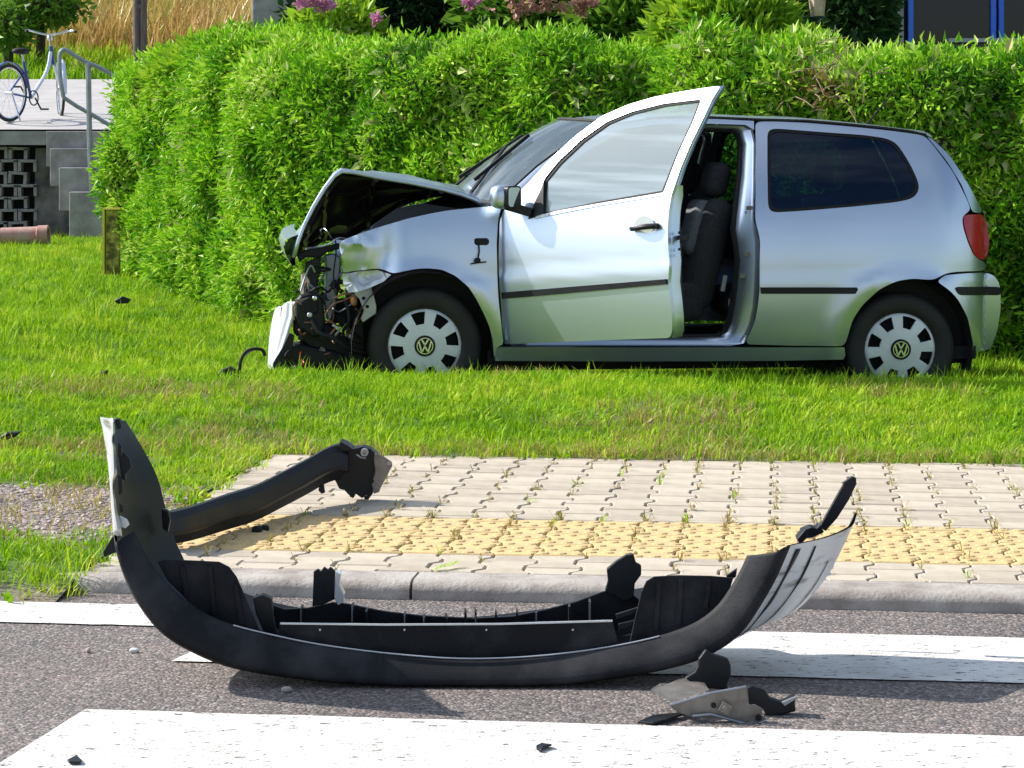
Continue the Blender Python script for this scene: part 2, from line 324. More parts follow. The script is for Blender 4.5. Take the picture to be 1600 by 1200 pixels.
def grid(uu,vv):
    b0=len(V); m=len(vv)
    for u in uu:
        for v in vv: V.append(UV(u,v,gz(u,v))); UVs.append((u,v))
    for i in range(len(uu)-1):
        for j in range(m-1): Fc.append((b0+i*m+j,b0+(i+1)*m+j,b0+(i+1)*m+j+1,b0+i*m+j+1))
usl=[u for u in us if u<=U_L+1e-6]
grid(usl,vsn+[V_P1]); grid(us,vsf)
ground=mesh('ground',V,Fc,gm,kind='structure',auto=80)
def gravel_m(u,v):
    w=.12*ns(u*2.3,v*2.3,3)+.05*ns(u*9,v*9)
    return sst(6.93,7.03,v+w)*(1-sst(8.0,8.14,v+w))*(1-sst(-2.12,-2.0,u+w*.5)) if v<V_P1 else 0
dens=[];soil=[];mead=[]
for (u,v) in UVs:
    p=UV(u,v); Y=p.y; X=p.x
    d=0; s=0
    if v<V_P1+.01:
        gr=gravel_m(u,v); d=(1-gr)*.85*sst(-6,-5,u); s=gr
        d*=sst(6.26,6.31,v+.05*ns(u*6,v*6)); s=max(s,1-sst(6.3,6.5,v+.05*ns(u*6,v*6)))
        if ns(u*3,v*3,8)>.32: d*=.25; s=max(s,.6)
    elif v<12: d=(1-.3*sst(.15,.45,ns(u*1.1,v*1.7,2)) if v<11 else 1) if abs(u)<5 else 0; s=.6*sst(.15,.45,ns(u*1.1,v*1.7,2)) if v<11 else 0
    elif Y<25.4 and X>-9 and X<5: d=.55 if Y<16 else .35
    if 8.9<v<9.25: q=sst(0,.25,v-9.0+.08*ns(u*4,v*4)); s=max(s,.8*(1-q))
    dens.append(d); soil.append(s); mead.append(sst(35.5,37,Y+2*ns(X*.3,Y*.3)))
setattr_(ground,dens); setattr_(ground,soil,'soil'); setattr_(ground,mead,'meadow')
# grass
# 'soil' decides how dry the blades are near bare edges
def grassmat(name,cols,drymask=True):
    m=leafmat(name,cols,.35,1.5,rough=.7); return m
M['grass']=grassmat('grass_blades',[(.08,.20,.004),(.19,.39,.006),(.36,.53,.012),(.56,.58,.07)])
M['grassdry']=leafmat('dry_grass',[(.42,.30,.12),(.33,.30,.07),(.5,.38,.18)],.3,3)
gsrc=[blade_clump('grass_clump',M['grass'],36,.08,.014,.044,.0028,i,1.3) for i in range(5)]+[blade_clump('grass_clump_tall',M['grass'],12,.06,.04,.095,.003,11,1.0)]
weed_src=[blade_clump('weed_clump',M['grass'],12,.05,.012,.035,.009,21,2.2)]
lawn_mesh=bpy.data.meshes.new('grass'); 
def sub_ground(name,ok,mat_,dfun):
    """a copy of part of the ground sheet, a hair below it, that only carries scattered plants"""
    idx={};VV=[];FF=[];dv=[];sv=[]
    for f in Fc:
        us_=[UVs[i] for i in f]; cu=sum(a[0] for a in us_)/4; cv=sum(a[1] for a in us_)/4
        if not ok(cu,cv): continue
        g_=[]
        for i in f:
            if i not in idx: idx[i]=len(VV); VV.append(V[i]-Vector((0,0,.006))+Vector((0,0,.008 if name=='gravel' else 0))); dv.append(dfun(i,*UVs[i])); sv.append(soil[i])
            g_.append(idx[i])
        FF.append(g_)
    o=mesh(name,VV,FF,mat_,kind='stuff',auto=80); setattr_(o,dv); setattr_(o,sv,'soil'); return o
lawn=sub_ground('grass',lambda u,v:(v<12.4) and abs(u)<5.2 and (v>9.0 or u<U_L),gm,lambda i,u,v:dens[i])
lawn['label']='short bright green grass of the verge between pavement and hedge'
scatter(lawn,srccol('grass_sources',gsrc+weed_src),420,.6,1.15,3)
lawn2=sub_ground('grass',lambda u,v:(v>=12.4) and v<26 and -9<u<4,gm,lambda i,u,v:dens[i])
lawn2['label']='green lawn further back running up to the hedge and the retaining wall'
scatter(lawn2,srccol('far_grass_sources',gsrc),330,.8,1.5,4)
dry=sub_ground('dry_grass',lambda u,v:abs(u)<4.6 and (9.0<v<11.2 or (u<U_L and v<9)),gm,lambda i,u,v:(.9*(1-sst(9.05,9.28,v+.07*ns(u*4,v*4))) if v>9 else .15*(1-.8*dens[i])) + (.45*sst(.12,.4,ns(u*1.1,v*1.7,2)) if v>9.3 else 0))
dry['label']='dry straw coloured grass along the lawn edge'
dsrc=[blade_clump('dry_clump',M['grassdry'],20,.07,.02,.06,.0022,31+i,1.6) for i in range(3)]
scatter(dry,srccol('dry_sources',dsrc),420,.6,1.3,6)
# meadow on the hill: coarse tufts
M['meadow']=leafmat('meadow_grass',[(.52,.29,.12),(.50,.33,.11),(.42,.36,.09),(.28,.34,.06)],.3,.25)
mead_o=sub_ground('meadow_grass',lambda u,v:36.5<v<130 and -30<u<4,gm,lambda i,u,v:1); mead_o['label']='tall orange and ochre meadow grass on the hillside'
scatter(mead_o,srccol('meadow_sources',[blade_clump('meadow_clump',M['meadow'],40,.45,.35,.8,.014,51+i,.6) for i in range(3)]),3.2,.8,1.5,8)
hedgerow=sub_ground('weeds',lambda u,v:33.3<v<37 and -14<u<0,gm,lambda i,u,v:1); hedgerow['label']='dark green weeds growing behind the paved area'
scatter(hedgerow,srccol('green_sources',[blade_clump('green_clump',M['grass'],40,.35,.12,.3,.012,61+i,.8) for i in range(2)]),7,.8,1.3,9)
# ---------------------------------------------------------------- road
def asphalt(name,paint=False):
    m=bpy.data.materials.new(name); m.use_nodes=True; nt=m.node_tree; b=nt.nodes['Principled BSDF']; l=nt.links
    g=node(nt,'ShaderNodeNewGeometry'); v=node(nt,'ShaderNodeTexVoronoi',i={'Scale':135}); l.new(g.outputs['Position'],v.inputs['Vector'])
    sp=node(nt,'ShaderNodeSeparateColor'); l.new(v.outputs['Color'],sp.inputs[0])
    r=node(nt,'ShaderNodeValToRGB'); e=r.color_ramp.elements; e[0].position=0; e[0].color=(.06,.054,.052,1); e[1].position=1; e[1].color=(.30,.265,.25,1)
    x=r.color_ramp.elements.new(.45); x.color=(.12,.105,.10,1); x=r.color_ramp.elements.new(.8); x.color=(.20,.155,.135,1); l.new(sp.outputs[0],r.inputs[0])
    n1=node(nt,'ShaderNodeTexNoise',i={'Scale':2.2,'Detail':6,'Roughness':.6}); l.new(g.outputs['Position'],n1.inputs['Vector'])
    mr=node(nt,'ShaderNodeMapRange',i={1:.3,2:.7,3:.75,4:1.2}); l.new(n1.outputs[0],mr.inputs[0])
    mm=node(nt,'ShaderNodeMix',data_type='RGBA',blend_type='MULTIPLY'); mm.inputs[0].default_value=1; l.new(r.outputs[0],mm.inputs[6]); l.new(mr.outputs[0],mm.inputs[7])
    col=mm.outputs[2]
    h=node(nt,'ShaderNodeMath',operation='SUBTRACT',i={0:1}); l.new(v.outputs['Distance'],h.inputs[1])
    strength=.6
    if paint:
        n2=node(nt,'ShaderNodeTexNoise',i={'Scale':38,'Detail':6,'Roughness':.7}); mp=node(nt,'ShaderNodeMapping'); mp.inputs['Scale'].default_value=(.7,1.5,1); l.new(g.outputs['Position'],mp.inputs[0]); l.new(mp.outputs[0],n2.inputs['Vector'])
        r2=node(nt,'ShaderNodeValToRGB'); r2.color_ramp.elements[0].position=.578; r2.color_ramp.elements[1].position=.62; l.new(n2.outputs[0],r2.inputs[0])
        n4=node(nt,'ShaderNodeTexNoise',i={'Scale':6,'Detail':5}); l.new(g.outputs['Position'],n4.inputs['Vector']); r4=node(nt,'ShaderNodeValToRGB'); r4.color_ramp.elements[0].color=(.52,.50,.46,1); r4.color_ramp.elements[1].color=(.66,.65,.62,1); r4.color_ramp.elements[0].position=.35; r4.color_ramp.elements[1].position=.6; l.new(n4.outputs[0],r4.inputs[0])
        pm=node(nt,'ShaderNodeMix',data_type='RGBA'); l.new(r2.outputs[0],pm.inputs[0]); l.new(r4.outputs[0],pm.inputs[6]); l.new(col,pm.inputs[7]); col=pm.outputs[2]; strength=.35
    l.new(col,b.inputs['Base Color']); b.inputs['Roughness'].default_value=.85
    bp=node(nt,'ShaderNodeBump',i={'Strength':strength,'Distance':.006}); l.new(h.outputs[0],bp.inputs['Height']); l.new(bp.outputs[0],b.inputs['Normal'])
    return m
M['asphalt']=asphalt('asphalt'); M['roadpaint']=asphalt('road_paint',True)
def sheet(name,pts,z,m,th=None,**k): return mesh(name,[UV(u,v,z) for u,v in pts],[tuple(range(len(pts)))],m,th,smooth=False,**k)
V2=[];F2=[]
mesh('far_verge',[UV(-200,-300,.02),UV(200,-300,.02),UV(200,-4,.02),UV(-200,-4,.02)],[(0,1,2,3)],gm,kind='structure')
ru=frange(-120,-8,8)+frange(-8,8,.5)+frange(8,120,8)+[120]; rv_=[-4.5,-2,0,1,2,3,4,5,6,V_KERB+.01]
for u in ru:
    for v in rv_: V2.append(UV(u,v if u>U_L-.01 or v<6.3 else 6.33,0))
m_=len(rv_)
for i in range(len(ru)-1):
    for j in range(m_-1): F2.append((i*m_+j,(i+1)*m_+j,(i+1)*m_+j+1,i*m_+j+1))
road=mesh('road',V2,F2,M['asphalt'],kind='structure',auto=80)
def jag(a,b,s=.05,amp=.006):
    k=max(2,round(math.dist(a,b)/s)); return [(a[0]+(b[0]-a[0])*i/k+amp*ns(a[0]*9+i,b[1]*7,1)*(0<i),a[1]+(b[1]-a[1])*i/k+amp*ns(i*.9,a[1]*5+b[1],2)*(0<i)) for i in range(k)]
def stripe(name,c,label):
    pts=[]; 
    for i in range(4): pts+=jag(c[i],c[(i+1)%4])
    o=sheet(name,pts,.004,M['roadpaint'],kind='structure'); o['label']=label; return o
stripe('crossing_stripe',[(-1.49,5.60),(3.5,5.60),(3.5,6.11),(-1.36,6.11)],'worn white zebra crossing stripe behind the torn bumper')
stripe('crossing_stripe',[(-1.60,4.58),(3.5,4.58),(3.5,5.10),(-1.555,5.10)],'worn white zebra crossing stripe nearest the camera')
stripe('crossing_stripe',[(-1.68,3.58),(3.5,3.58),(3.5,4.10),(-1.64,4.10)],'white zebra crossing stripe')
stripe('edge_line',[(-9,6.0),(-1.56,6.0),(-1.58,6.27),(-9,6.27)],'white edge line of the road left of the crossing')
# ---------------------------------------------------------------- kerb, pavers
M['concrete']=mat('kerb_concrete',(.42,.38,.34),.9,0,(.25,.21,.185),9,9,bump=.5,bscale=70,ramp=(.38,.66))
M['paver']=mat('grey_paver',(.49,.425,.335),.9,0,(.39,.33,.25),7,9,bump=.3,bscale=150)
M['paver2']=mat('grey_paver_darker',(.45,.385,.30),.9,0,(.35,.295,.23),9,9,bump=.3,bscale=150)
M['yellow']=mat('yellow_tactile_paver',(.60,.43,.19),.9,0,(.50,.36,.18),8,9,bump=.3,bscale=120)
M['sand']=mat('joint_sand',(.11,.09,.065),.95,0,(.06,.05,.035),40,5,bump=.5)
bed=sheet('pavement_bed',[(U_L,V_PAV),(2.9,V_PAV),(2.9,V_P1+.03),(U_L,V_P1+.03)],PZ-.012,M['sand'],kind='structure')
kerb=Thing('kerb',kind='structure',M=T(*UV(0,6.5)))
u=-2.06; k=0
kp=[(0,-.03),(0,.028),(.012,.043),(.035,PZ),(.15,PZ),(.15,-.03)]
kus=[-2.06,-1.26,-.62+.0,.36,1.36,2.36,3.36]
kj=[-2.20,-1.03,.04,1.10,2.16,3.2]
for a,b2 in zip(kj,kj[1:]):
    rows=[]; st=14
    for i in range(st+1):
        uu=a+.004+(b2-a-.008)*i/st; sk=0
        if k==0 and i<4: sk=(4-i)/4
        rows.append([UV(uu,V_KERB+dv+.003*ns(uu*7,dv*9,4)-(0 if k else 0)+ (sk*sk*.08 if dv<.1 else 0),zz*(1-.35*sk)+.002*ns(uu*6,dv*20,zz*9)) for dv,zz in kp])
    vv,ff=loft(rows,True); ff+= [tuple(range(len(kp)))[::-1],tuple(len(rows)*len(kp)-len(kp)+i for i in range(len(kp)))]
    mesh('kerb_stone',vv,ff,M['concrete'],kerb,auto=50); k+=1
mesh('road_shoulder',[UV(-9,6.0,-.06),UV(4,6.0,-.06),UV(4,6.7,-.06),UV(-9,6.7,-.06)],[(0,1,2,3)],M['sand'],kind='structure')
# behaton block: straight ends (width .165), waisted sides, length .2 ; columns pitched .1395, every other one shifted half a length
def block_poly(v0,v1,half):
    """outline in (du,dv) of a block cell; half shifts the waist pattern"""
    pass
PW=.1395; LB=.2; WF=.0825; WS=.057
def side(v,ph):   # half width of a block whose centre is at ph, at height v
    t=abs(((v-ph)/LB+.5)%1-.5)*2      # 0 centre, 1 end
    if t<.355: return WS
    if t<.645: return WS+(WF-WS)*(t-.355)/.29
    return WF
def make_blocks(v0,v1,mat_choices,th,name,bumps=False,seed=1):
    r=random.Random(seed); cache={}; cnt=0
    ncol=int((1.75-U_L)/PW)
    for c in range(ncol):
        uc=U_L+.09+c*PW; ph0=V_PAV+(.1 if c%2==0 else .2)
        kk=math.floor((v0-ph0)/LB)-1
        while True:
            ph=ph0+kk*LB; a=max(v0,ph-LB/2); b=min(v1,ph+LB/2); kk+=1
            if a>=v1-.012: break
            if b-a<.025: continue
            key=(round(a-ph,3),round(b-ph,3))
            if key not in cache:
                pr=[]; q=[ph-LB/2,ph-.3225*LB,ph-.1775*LB,ph+.1775*LB,ph+.3225*LB,ph+LB/2]; q=[a]+[x for x in q if a+.004<x<b-.004]+[b]
                gp=.0048
                rt=[(side(min(max(x,ph-LB/2+1e-4),ph+LB/2-1e-4),ph)-gp*.6,x-ph) for x in q]
                rt[0]=(rt[0][0],rt[0][1]+gp*.6); rt[-1]=(rt[-1][0],rt[-1][1]-gp*.6)
                loop=rt+[(-x,y) for x,y in rt[::-1]]; m=len(loop); ch=.004
                cx=0; cy=sum(y for x,y in loop)/m
                ins=[(x-(ch if x>0 else -ch),y+(ch if y<cy else -ch) if abs(y-(a-ph))<.01 or abs(y-(b-ph))<.01 else y) for x,y in loop]
                VV=[(x,y,-.03) for x,y in loop]+[(x,y,-.004) for x,y in loop]+[(x,y,0) for x,y in ins]
                FF=[(i,(i+1)%m,m+(i+1)%m,m+i) for i in range(m)]+[(m+i,m+(i+1)%m,2*m+(i+1)%m,2*m+i) for i in range(m)]
                # top as strips
                h=m//2
                for i in range(h-1): FF.append((2*m+i,2*m+i+1,2*m+m-2-i,2*m+m-1-i))
                if bumps:
                    ys=[y for y in (-.067,0,.067) if a-ph+.016<y<b-ph-.016]
                    for by in ys:
                        for bx in ((-.034,.034) if abs(by)<.01 else (-.052,0,.052)):
                            b0=len(VV); N=8
                            for (rr_,zz) in ((.0165,-.001),(.012,.0034),(.005,.0044)):
                                VV+=[(bx+rr_*1.25*math.cos(6.283*t/N),by+rr_*math.sin(6.283*t/N),zz) for t in range(N)]
                            for e_ in range(2): FF+=[(b0+e_*N+t,b0+e_*N+(t+1)%N,b0+(e_+1)*N+(t+1)%N,b0+(e_+1)*N+t) for t in range(N)]
                            FF.append(tuple(b0+2*N+t for t in range(N)))
                me=bpy.data.meshes.new(name); me.from_pydata(VV,[],FF); me.update()
                cache[key]=me
            mi=r.randrange(len(mat_choices)); k2=(key,mi)
            if k2 not in cache:
                mm=cache[key].copy(); mm.materials.append(mat_choices[mi]); cache[k2]=mm
            o=bpy.data.objects.new(name,cache[k2]); COL.objects.link(o); o.parent=th.o
            p=th.inv@UV(uc,ph,PZ+r.uniform(-.0018,.0015)+.004*ns(uc*.9,ph*.9,5)); o.location=p; o.rotation_euler=(r.gauss(0,.004),r.gauss(0,.004),-AZ+r.gauss(0,.004)); cnt+=1
    return cnt
M['paver3']=mat('grey_paver_warm',(.51,.44,.345),.9,0,(.41,.35,.27),7,9,bump=.3,bscale=150)
pave=Thing('pavement',kind='structure',M=T(*UV(0,8.3)))
c1=make_blocks(V_Y1+.002,V_P1,[M['paver'],M['paver2'],M['paver3']],pave,'paver',seed=3)
pf=Thing('pavement',kind='structure',M=T(*UV(0,6.75))); pf.o['label']='narrow row of grey pavers between kerb and yellow strip'; pave.o['label']='wide grey paver walkway between yellow strip and grass'
c2=make_blocks(V_PAV+.004,V_Y0-.002,[M['paver'],M['paver2'],M['paver3']],pf,'paver',seed=4)
tac=Thing('tactile_pavement',kind='structure',M=T(*UV(0,7.2))); tac.o['label']='yellow strip of studded tactile pavers'
c3=make_blocks(V_Y0+.001,V_Y1-.001,[M['yellow']],tac,'tactile_paver',True,seed=5)
sheet('pavement_far_part',[(1.76,V_PAV+.002),(9,V_PAV+.002),(9,V_P1),(1.76,V_P1)],PZ-.002,M['paver'],kind='structure')
# weeds in joints
def at_uv(u,v): return UV(u,v,PZ)
r=random.Random(12); wb=MB(); wg=MB()
for i in range(290):
    u=r.uniform(-1.95,1.6); v=V_PAV+r.choice([r.random()**.8*2.4,r.random()*2.4])
    if r.random()<.25: v=V_Y1
    c=round((u-U_L-.09-PW/2)/PW); u2=U_L+.09+PW/2+c*PW+r.uniform(-.012,.012)
    tgt=wg if r.random()<.16 else wb
    for _ in range(r.randrange(3,9)):
        a=r.random()*6.283; ln=r.uniform(.015,.055); h=r.uniform(.006,.035); dx,dy=math.cos(a)*ln,math.sin(a)*ln*.7; s=.0016
        p0=UV(u2,v,PZ-.004); px_=Vector((-dy,dx,0)).normalized()*s
        md=p0+Vector((dx*.55,dy*.55,h)); en=p0+Vector((dx,dy,h*r.uniform(.3,1)))
        tgt.add([p0-px_,p0+px_,md+px_,md-px_,en],[(0,1,2,3),(3,2,4)])
o=wb.build('dry_weeds',M['grassdry'],kind='stuff',recalc=False); o['label']='dry straw weeds in the pavement joints'
o=wg.build('weeds',M['grass'],kind='stuff',recalc=False); o['label']='small green weeds in the pavement joints'
t=MB(); r=random.Random(5)
p0=P(678,893,3650*1.23/673)
for i in range(16):
    a=Vector((.0042*i,.0035*i+.004*math.sin(i*.6),0.001*i+.003*math.sin(i*.4))); 
    for s_ in(-1,1):
        t.add([p0+a,p0+a+Vector((.004,.004*s_,.006)),p0+a+Vector((.010+.006*r.random(),.014*s_,.006+.012*r.random())),p0+a+Vector((.001,.008*s_,.004))],[(0,1,2,3)])
t.build('weed',M['grass'],label='small green feathery weed growing over the kerb joint in the middle',cat='weed',recalc=False)
# gravel
M['stone']=leafmat('gravel_stones',[(.16,.12,.11),(.29,.23,.21),(.42,.35,.32),(.36,.23,.19)],0,5)
def pebble(seed):
    r=random.Random(seed); bm=bmesh.new(); bmesh.ops.create_icosphere(bm,subdivisions=1,radius=1)
    for v in bm.verts: v.co*=r.uniform(.75,1.15); v.co.z*=.55
    me=bpy.data.meshes.new('pebble'); bm.to_mesh(me); bm.free(); me.materials.append(M['stone']); return bpy.data.objects.new('pebble',me)
pebs=srccol('pebbles',[pebble(i) for i in range(5)])
gv=sub_ground('gravel',lambda u,v:-5<u<U_L and v<8.6,gm,lambda i,u,v:gravel_m(u,v)); gv['label']='patch of loose grey and pink gravel left of the pavement'
scatter(gv,pebs,3200,.006,.014,14)
VV=[];FF=[];dv=[]
uu=frange(-4,2.6,.1)
for u in uu:
    for v in (6.26,6.32,6.38,6.45): VV.append(UV(u,v,-.003)); dv.append({6.26:.04,6.32:.25,6.38:.6,6.45:1}[v]*(.4+.6*sst(-.3,.3,ns(u*1.5,v))))
for i in range(len(uu)-1):
    for j in range(3): FF.append((i*4+j,(i+1)*4+j,(i+1)*4+j+1,i*4+j+1))
o=mesh('grit',VV,FF,M['asphalt'],kind='stuff',label='loose grit lying in the gutter along the kerb'); setattr_(o,dv); scatter(o,pebs,3500,.002,.0065,15)
# ---------------------------------------------------------------- the wrecked car
TH=R(6); nf=Vector((-math.sin(TH),math.cos(TH),0))
OC=Vector(((1000-800)/FP*11.6,11.6,0))+nf*.82
MC=Matrix.Translation(OC)@Matrix.Rotation(TH,4,'Z')
car=Thing('crashed_car','silver three-door hatchback with smashed front and open driver door on the grass','car',M=MC)
CAM=Vector((0,0,HC))
def hit(Mf,yf,px,py):
    Mi=Mf.inverted(); c=Mi@CAM; d=Mi.to_3x3()@Vector(((px-800)/FP,1,-(py-YH)/FP)); y=-.8
    for _ in range(8):
        t=(y-c.y)/d.y; p=c+d*t; y=yf(p.x,p.z)
    t=(y-c.y)/d.y; p=c+d*t; return p.x,p.z
def interp(tab,x):
    if x<=tab[0][0]: return tab[0][1]
    for (a,b),(c,d) in zip(tab,tab[1:]):
        if x<=c:
            t=(x-a)/(c-a); t=t*t*(3-2*t)*.35+t*.65; return b+(d-b)*t
    return tab[-1][1]
WT=[(.15,.775),(.28,.80),(.42,.815),(.52,.825),(.60,.822),(.62,.815),(.75,.818),(.88,.808),(.97,.785),(1.05,.75),(1.2,.68),(1.34,.595),(1.42,.52)]
WFX,WFZ=-1.065,.265; WRX,WRZ=1.345,.225
def halfw(z): return .822-.26*max(0,(z-.62)/.72)**2-.05*max(0,(.62-z)/.45)**2+.007*(1-sst(.57,.61,z))
def yside(x,z):
    w=halfw(z)
    if x<-.85: t=min(1,(-.85-x)/1.05); w-=.13*t*t
    if x>.9:
        t=min(1,(x-.9)/.95); w-=.05*t*t
    if x>1.5: t=min(.999,(x-1.5)/.34); w-=.24*(1-math.sqrt(1-t*t))
    for wx,wz in((WFX,WFZ),(WRX,WRZ)):
        d=math.hypot(x-wx,z-wz); w+=.016*math.exp(-((d-.37)/.05)**2)*(z>.15)
    return -w
DPH=R(50); HX=-.68   # door hinge x in car frame; opening angle
def c2w(p): return MC@Vector(p)
def panel_frame(Mf,yf,name,out,material,holes=[],step=.035,rim=.018,it=3,off=0,parent=None,mirror=False,pxs=5,raw=False,cfun=None,**k):
    """curved panel traced on the body surface: outline and holes are rows of photo pixels on that surface"""
    conv=(lambda l: l) if raw else (lambda l:[hit(Mf,yf,a,b) for a,b in resamp(l,pxs,it)])
    o=conv(out); hs=[conv(h) for h in holes]
    v,f=cdt(o,hs,step)
    yy=lambda x,z: yf(x,z)-off+(cfun(x,z) if cfun else 0)
    V=[Mf@Vector((p.x,yy(p.x,p.y),p.y)) for p in v]; F=[list(t) for t in f]
    inw=Mf.to_3x3()@Vector((0,1,0))
    b=0; nb=len(V)
    if rim:
        for lp in [o]+hs:
            m=len(lp); s=len(V); V+=[V[b+i]+inw*rim for i in range(m)]
            F+=[[b+i,b+(i+1)%m,s+(i+1)%m,s+i] for i in range(m)]; b+=m
    ob=mesh(name,V,F,material,car,parent=parent,auto=40,**k)
    if mirror:
        Mi=MC.inverted(); V2=[]
        for p in V: q=Mi@p; q.y=-q.y; V2.append(MC@q)
        mesh(name,V2,F,material,car,parent=parent,auto=40)
    return ob
def side_panel(name,out,material,**k): return panel_frame(MC,yside,name,out,material,**k)
def car_px(px,py,y=-.8):
    """car-frame point seen at a pixel, on the plane y"""
    x,z=hit(MC,lambda a,b:y,px,py); return Vector((x,y,z))
def CW(px,py,y=-.8): return MC@car_px(px,py,y)
paint=M['paint']
# fender (wrinkled towards its torn front)
def crumple(x,z):
    t=sst(-1.15,-1.42,x) if x<-1.15 else 0
    t=sst(0,1,(-1.15-x)/.3) if x<-1.15 else 0
    return t*(.05*ns(x*6,z*7,2)+.05*abs(ns(x*11,z*4,7))+.03*abs(ns(x*19,z*13,4)))+.03*math.exp(-((x+1.26)/.05)**2-((z-.74)/.1)**2)
fender=side_panel('fender',[(784,321),(740,325),(700,329),(677,333),(640,341),(610,350),(587,357),(560,366),(532,377),(529,388),(534,398),(537,412),(535,427),(567,422),(590,420),(600,421),(613,428),(630,424),(650,420),(667,419),(690,421),(712,431),(733,449),(746,470),(756,490),(764,508),(770,530),(772,560),(774,560),(775,541),(787,540),(783,505),(779,470),(777,430),(776,380),(778,345)],paint,mirror=True,cfun=crumple,step=.03,it=2)
side_panel('fender_edge_flap',[(535,430),(560,425),(590,423),(612,430),(600,441),(580,450),(560,456),(545,458),(538,446)],M['paint_dull'],cfun=lambda x,z:.03+.05*ns(x*9,z*9)+.04*abs(ns(x*18,z*22)),rim=.01,it=0)
def arc_pts(cx,cy,r,a0,a1,n): return [(cx+r*math.cos(R(a0+(a1-a0)*i/n)),cy-r*math.sin(R(a0+(a1-a0)*i/n))) for i in range(n+1)]
# rear quarter
QW=[(1199,204),(1203,201),(1215,201),(1293,207),(1350,211),(1385,216),(1400,223),(1411,238),(1424,260),(1434,282),(1437,292),(1434,303),(1424,311),(1400,316),(1332,323),(1260,329),(1213,332),(1203,331),(1200,322),(1199,260)]
quarter=side_panel('rear_quarter_panel',[(1180,190),(1215,190),(1260,192),(1320,197),(1380,203),(1420,208),(1445,212),(1462,232),(1477,252),(1490,270),(1500,290),(1510,310),(1518,329),(1505,335),(1503,344),(1506,360),(1513,380),(1522,400),(1530,407),(1541,408),(1541,423),(1510,424),(1490,425),(1474,428),(1462,437),(1447,437),(1427,435),(1401,439),(1374,452),(1347,477),(1332,500),(1324,527),(1320,541),(1240,540),(1164,538),(1172,520),(1179,505),(1184,480),(1187,451),(1187,410),(1188,375),(1184,358),(1180,344),(1181,300),(1182,230)],paint,holes=[QW],mirror=True,step=.04)
cx_=sum(p[0] for p in QW)/len(QW); cy_=sum(p[1] for p in QW)/len(QW)
def shr(pts,d):
    out=[]
    for p in pts:
        vx,vy=p[0]-cx_,p[1]-cy_; L_=math.hypot(vx,vy); out.append((p[0]-vx*d/abs(vx if abs(vx)/118>abs(vy)/66 else vx+1e-6) if 0 else cx_+vx*(1-d/118),cy_+vy*(1-d/64)))
    return out
qs=side_panel('window_seal',shr(QW,-1),M['rubber'],holes=[shr(QW,5)],off=-.004,rim=.01,mirror=True)
side_panel('rear_side_window',shr(QW,4.5),M['glass_tint'],off=-.008,rim=0,mirror=True)
# tail lamp, hatch side, bumper
LAMP=[(1506,336),(1520,335),(1536,335),(1541,350),(1545,375),(1543,395),(1539,406),(1530,405),(1522,398),(1514,379),(1508,360),(1505,345)]
side_panel('tail_light',LAMP,M['red'],off=.006,rim=.03,mirror=True,it=1,step=.02)
side_panel('rear_bumper',[(1476,430),(1510,427),(1541,426),(1552,430),(1560,440),(1563,455),(1563,485),(1558,516),(1548,545),(1519,551),(1517,520),(1512,497),(1504,481),(1496,467),(1485,455),(1473,446),(1464,440)],paint,mirror=True,step=.025,off=.004,it=1)
side_panel('bumper_strip',[(1492,448),(1562,448),(1563,461),(1500,461)],M['plastic'],off=.014,rim=.014,mirror=True,it=1,step=.02)
side_panel('side_trim_strip',[(1188,449),(1338,449),(1340,452),(1336,459),(1189,459)],M['plastic'],off=.012,rim=.014,mirror=True,it=0,step=.02)
side_panel('hatch_side',[(1448,213),(1456,216),(1485,244),(1508,279),(1527,313),(1536,333),(1520,332),(1503,289),(1480,252),(1465,233)],paint,off=-.003,mirror=True,it=1,step=.02)
# hatch, rear faces (lofted across the car, the camera sees only their edge)
def edge_loft(name,pxs,bulge,material,dx=0):
    rows=[]
    for (a,b) in pxs:
        x,z=hit(MC,yside,a,b); y0=yside(x,z); r_=[]
        for i in range(13):
            t=-1+2*i/12; r_.append(MC@Vector((x+dx+bulge*(1-t*t)*.9,y0*-t,z)))
        rows.append(r_)
    v,f=loft(rows); return mesh(name,v,f,material,car)
edge_loft('hatch',[(1456,216),(1485,244),(1508,279),(1527,313),(1537,334),(1545,375),(1541,407),(1541,424)],.10,paint)
edge_loft('rear_bumper_face',[(1545,427),(1560,440),(1563,455),(1563,485),(1558,516),(1548,545)],.07,paint)
gl=[]
x,z=hit(MC,yside,1470,226); x2,z2=hit(MC,yside,1520,310)
mesh('rear_window',[MC@Vector((x+.062,-.36,z)),MC@Vector((x+.062,.36,z)),MC@Vector((x2+.062,.40,z2)),MC@Vector((x2+.062,-.40,z2))],[(0,1,2,3)],M['glass_tint'],car)
# roof
rp_=[(965,194),(1010,187),(1060,185),(1098,185),(1187,189),(1260,191),(1320,196),(1380,202),(1420,207),(1448,213),(1456,217)]
rows=[]
for i,(a,b) in enumerate(rp_):
    x,z=hit(MC,yside,a,b); y0=yside(x,z); r_=[]
    for j in range(17):
        t=-1+2*j/16; r_.append(MC@Vector((x-(.19*(1-t*t) if i==0 else .12*(1-t*t) if i==1 else .05*(1-t*t) if i==2 else 0)+(.09*(1-t*t) if i>=len(rp_)-2 else 0),y0*-t,z+.028*(1-t*t)+.006)))
    rows.append(r_)
v,f=loft(rows); mesh('roof',v,f,paint,car,auto=60)
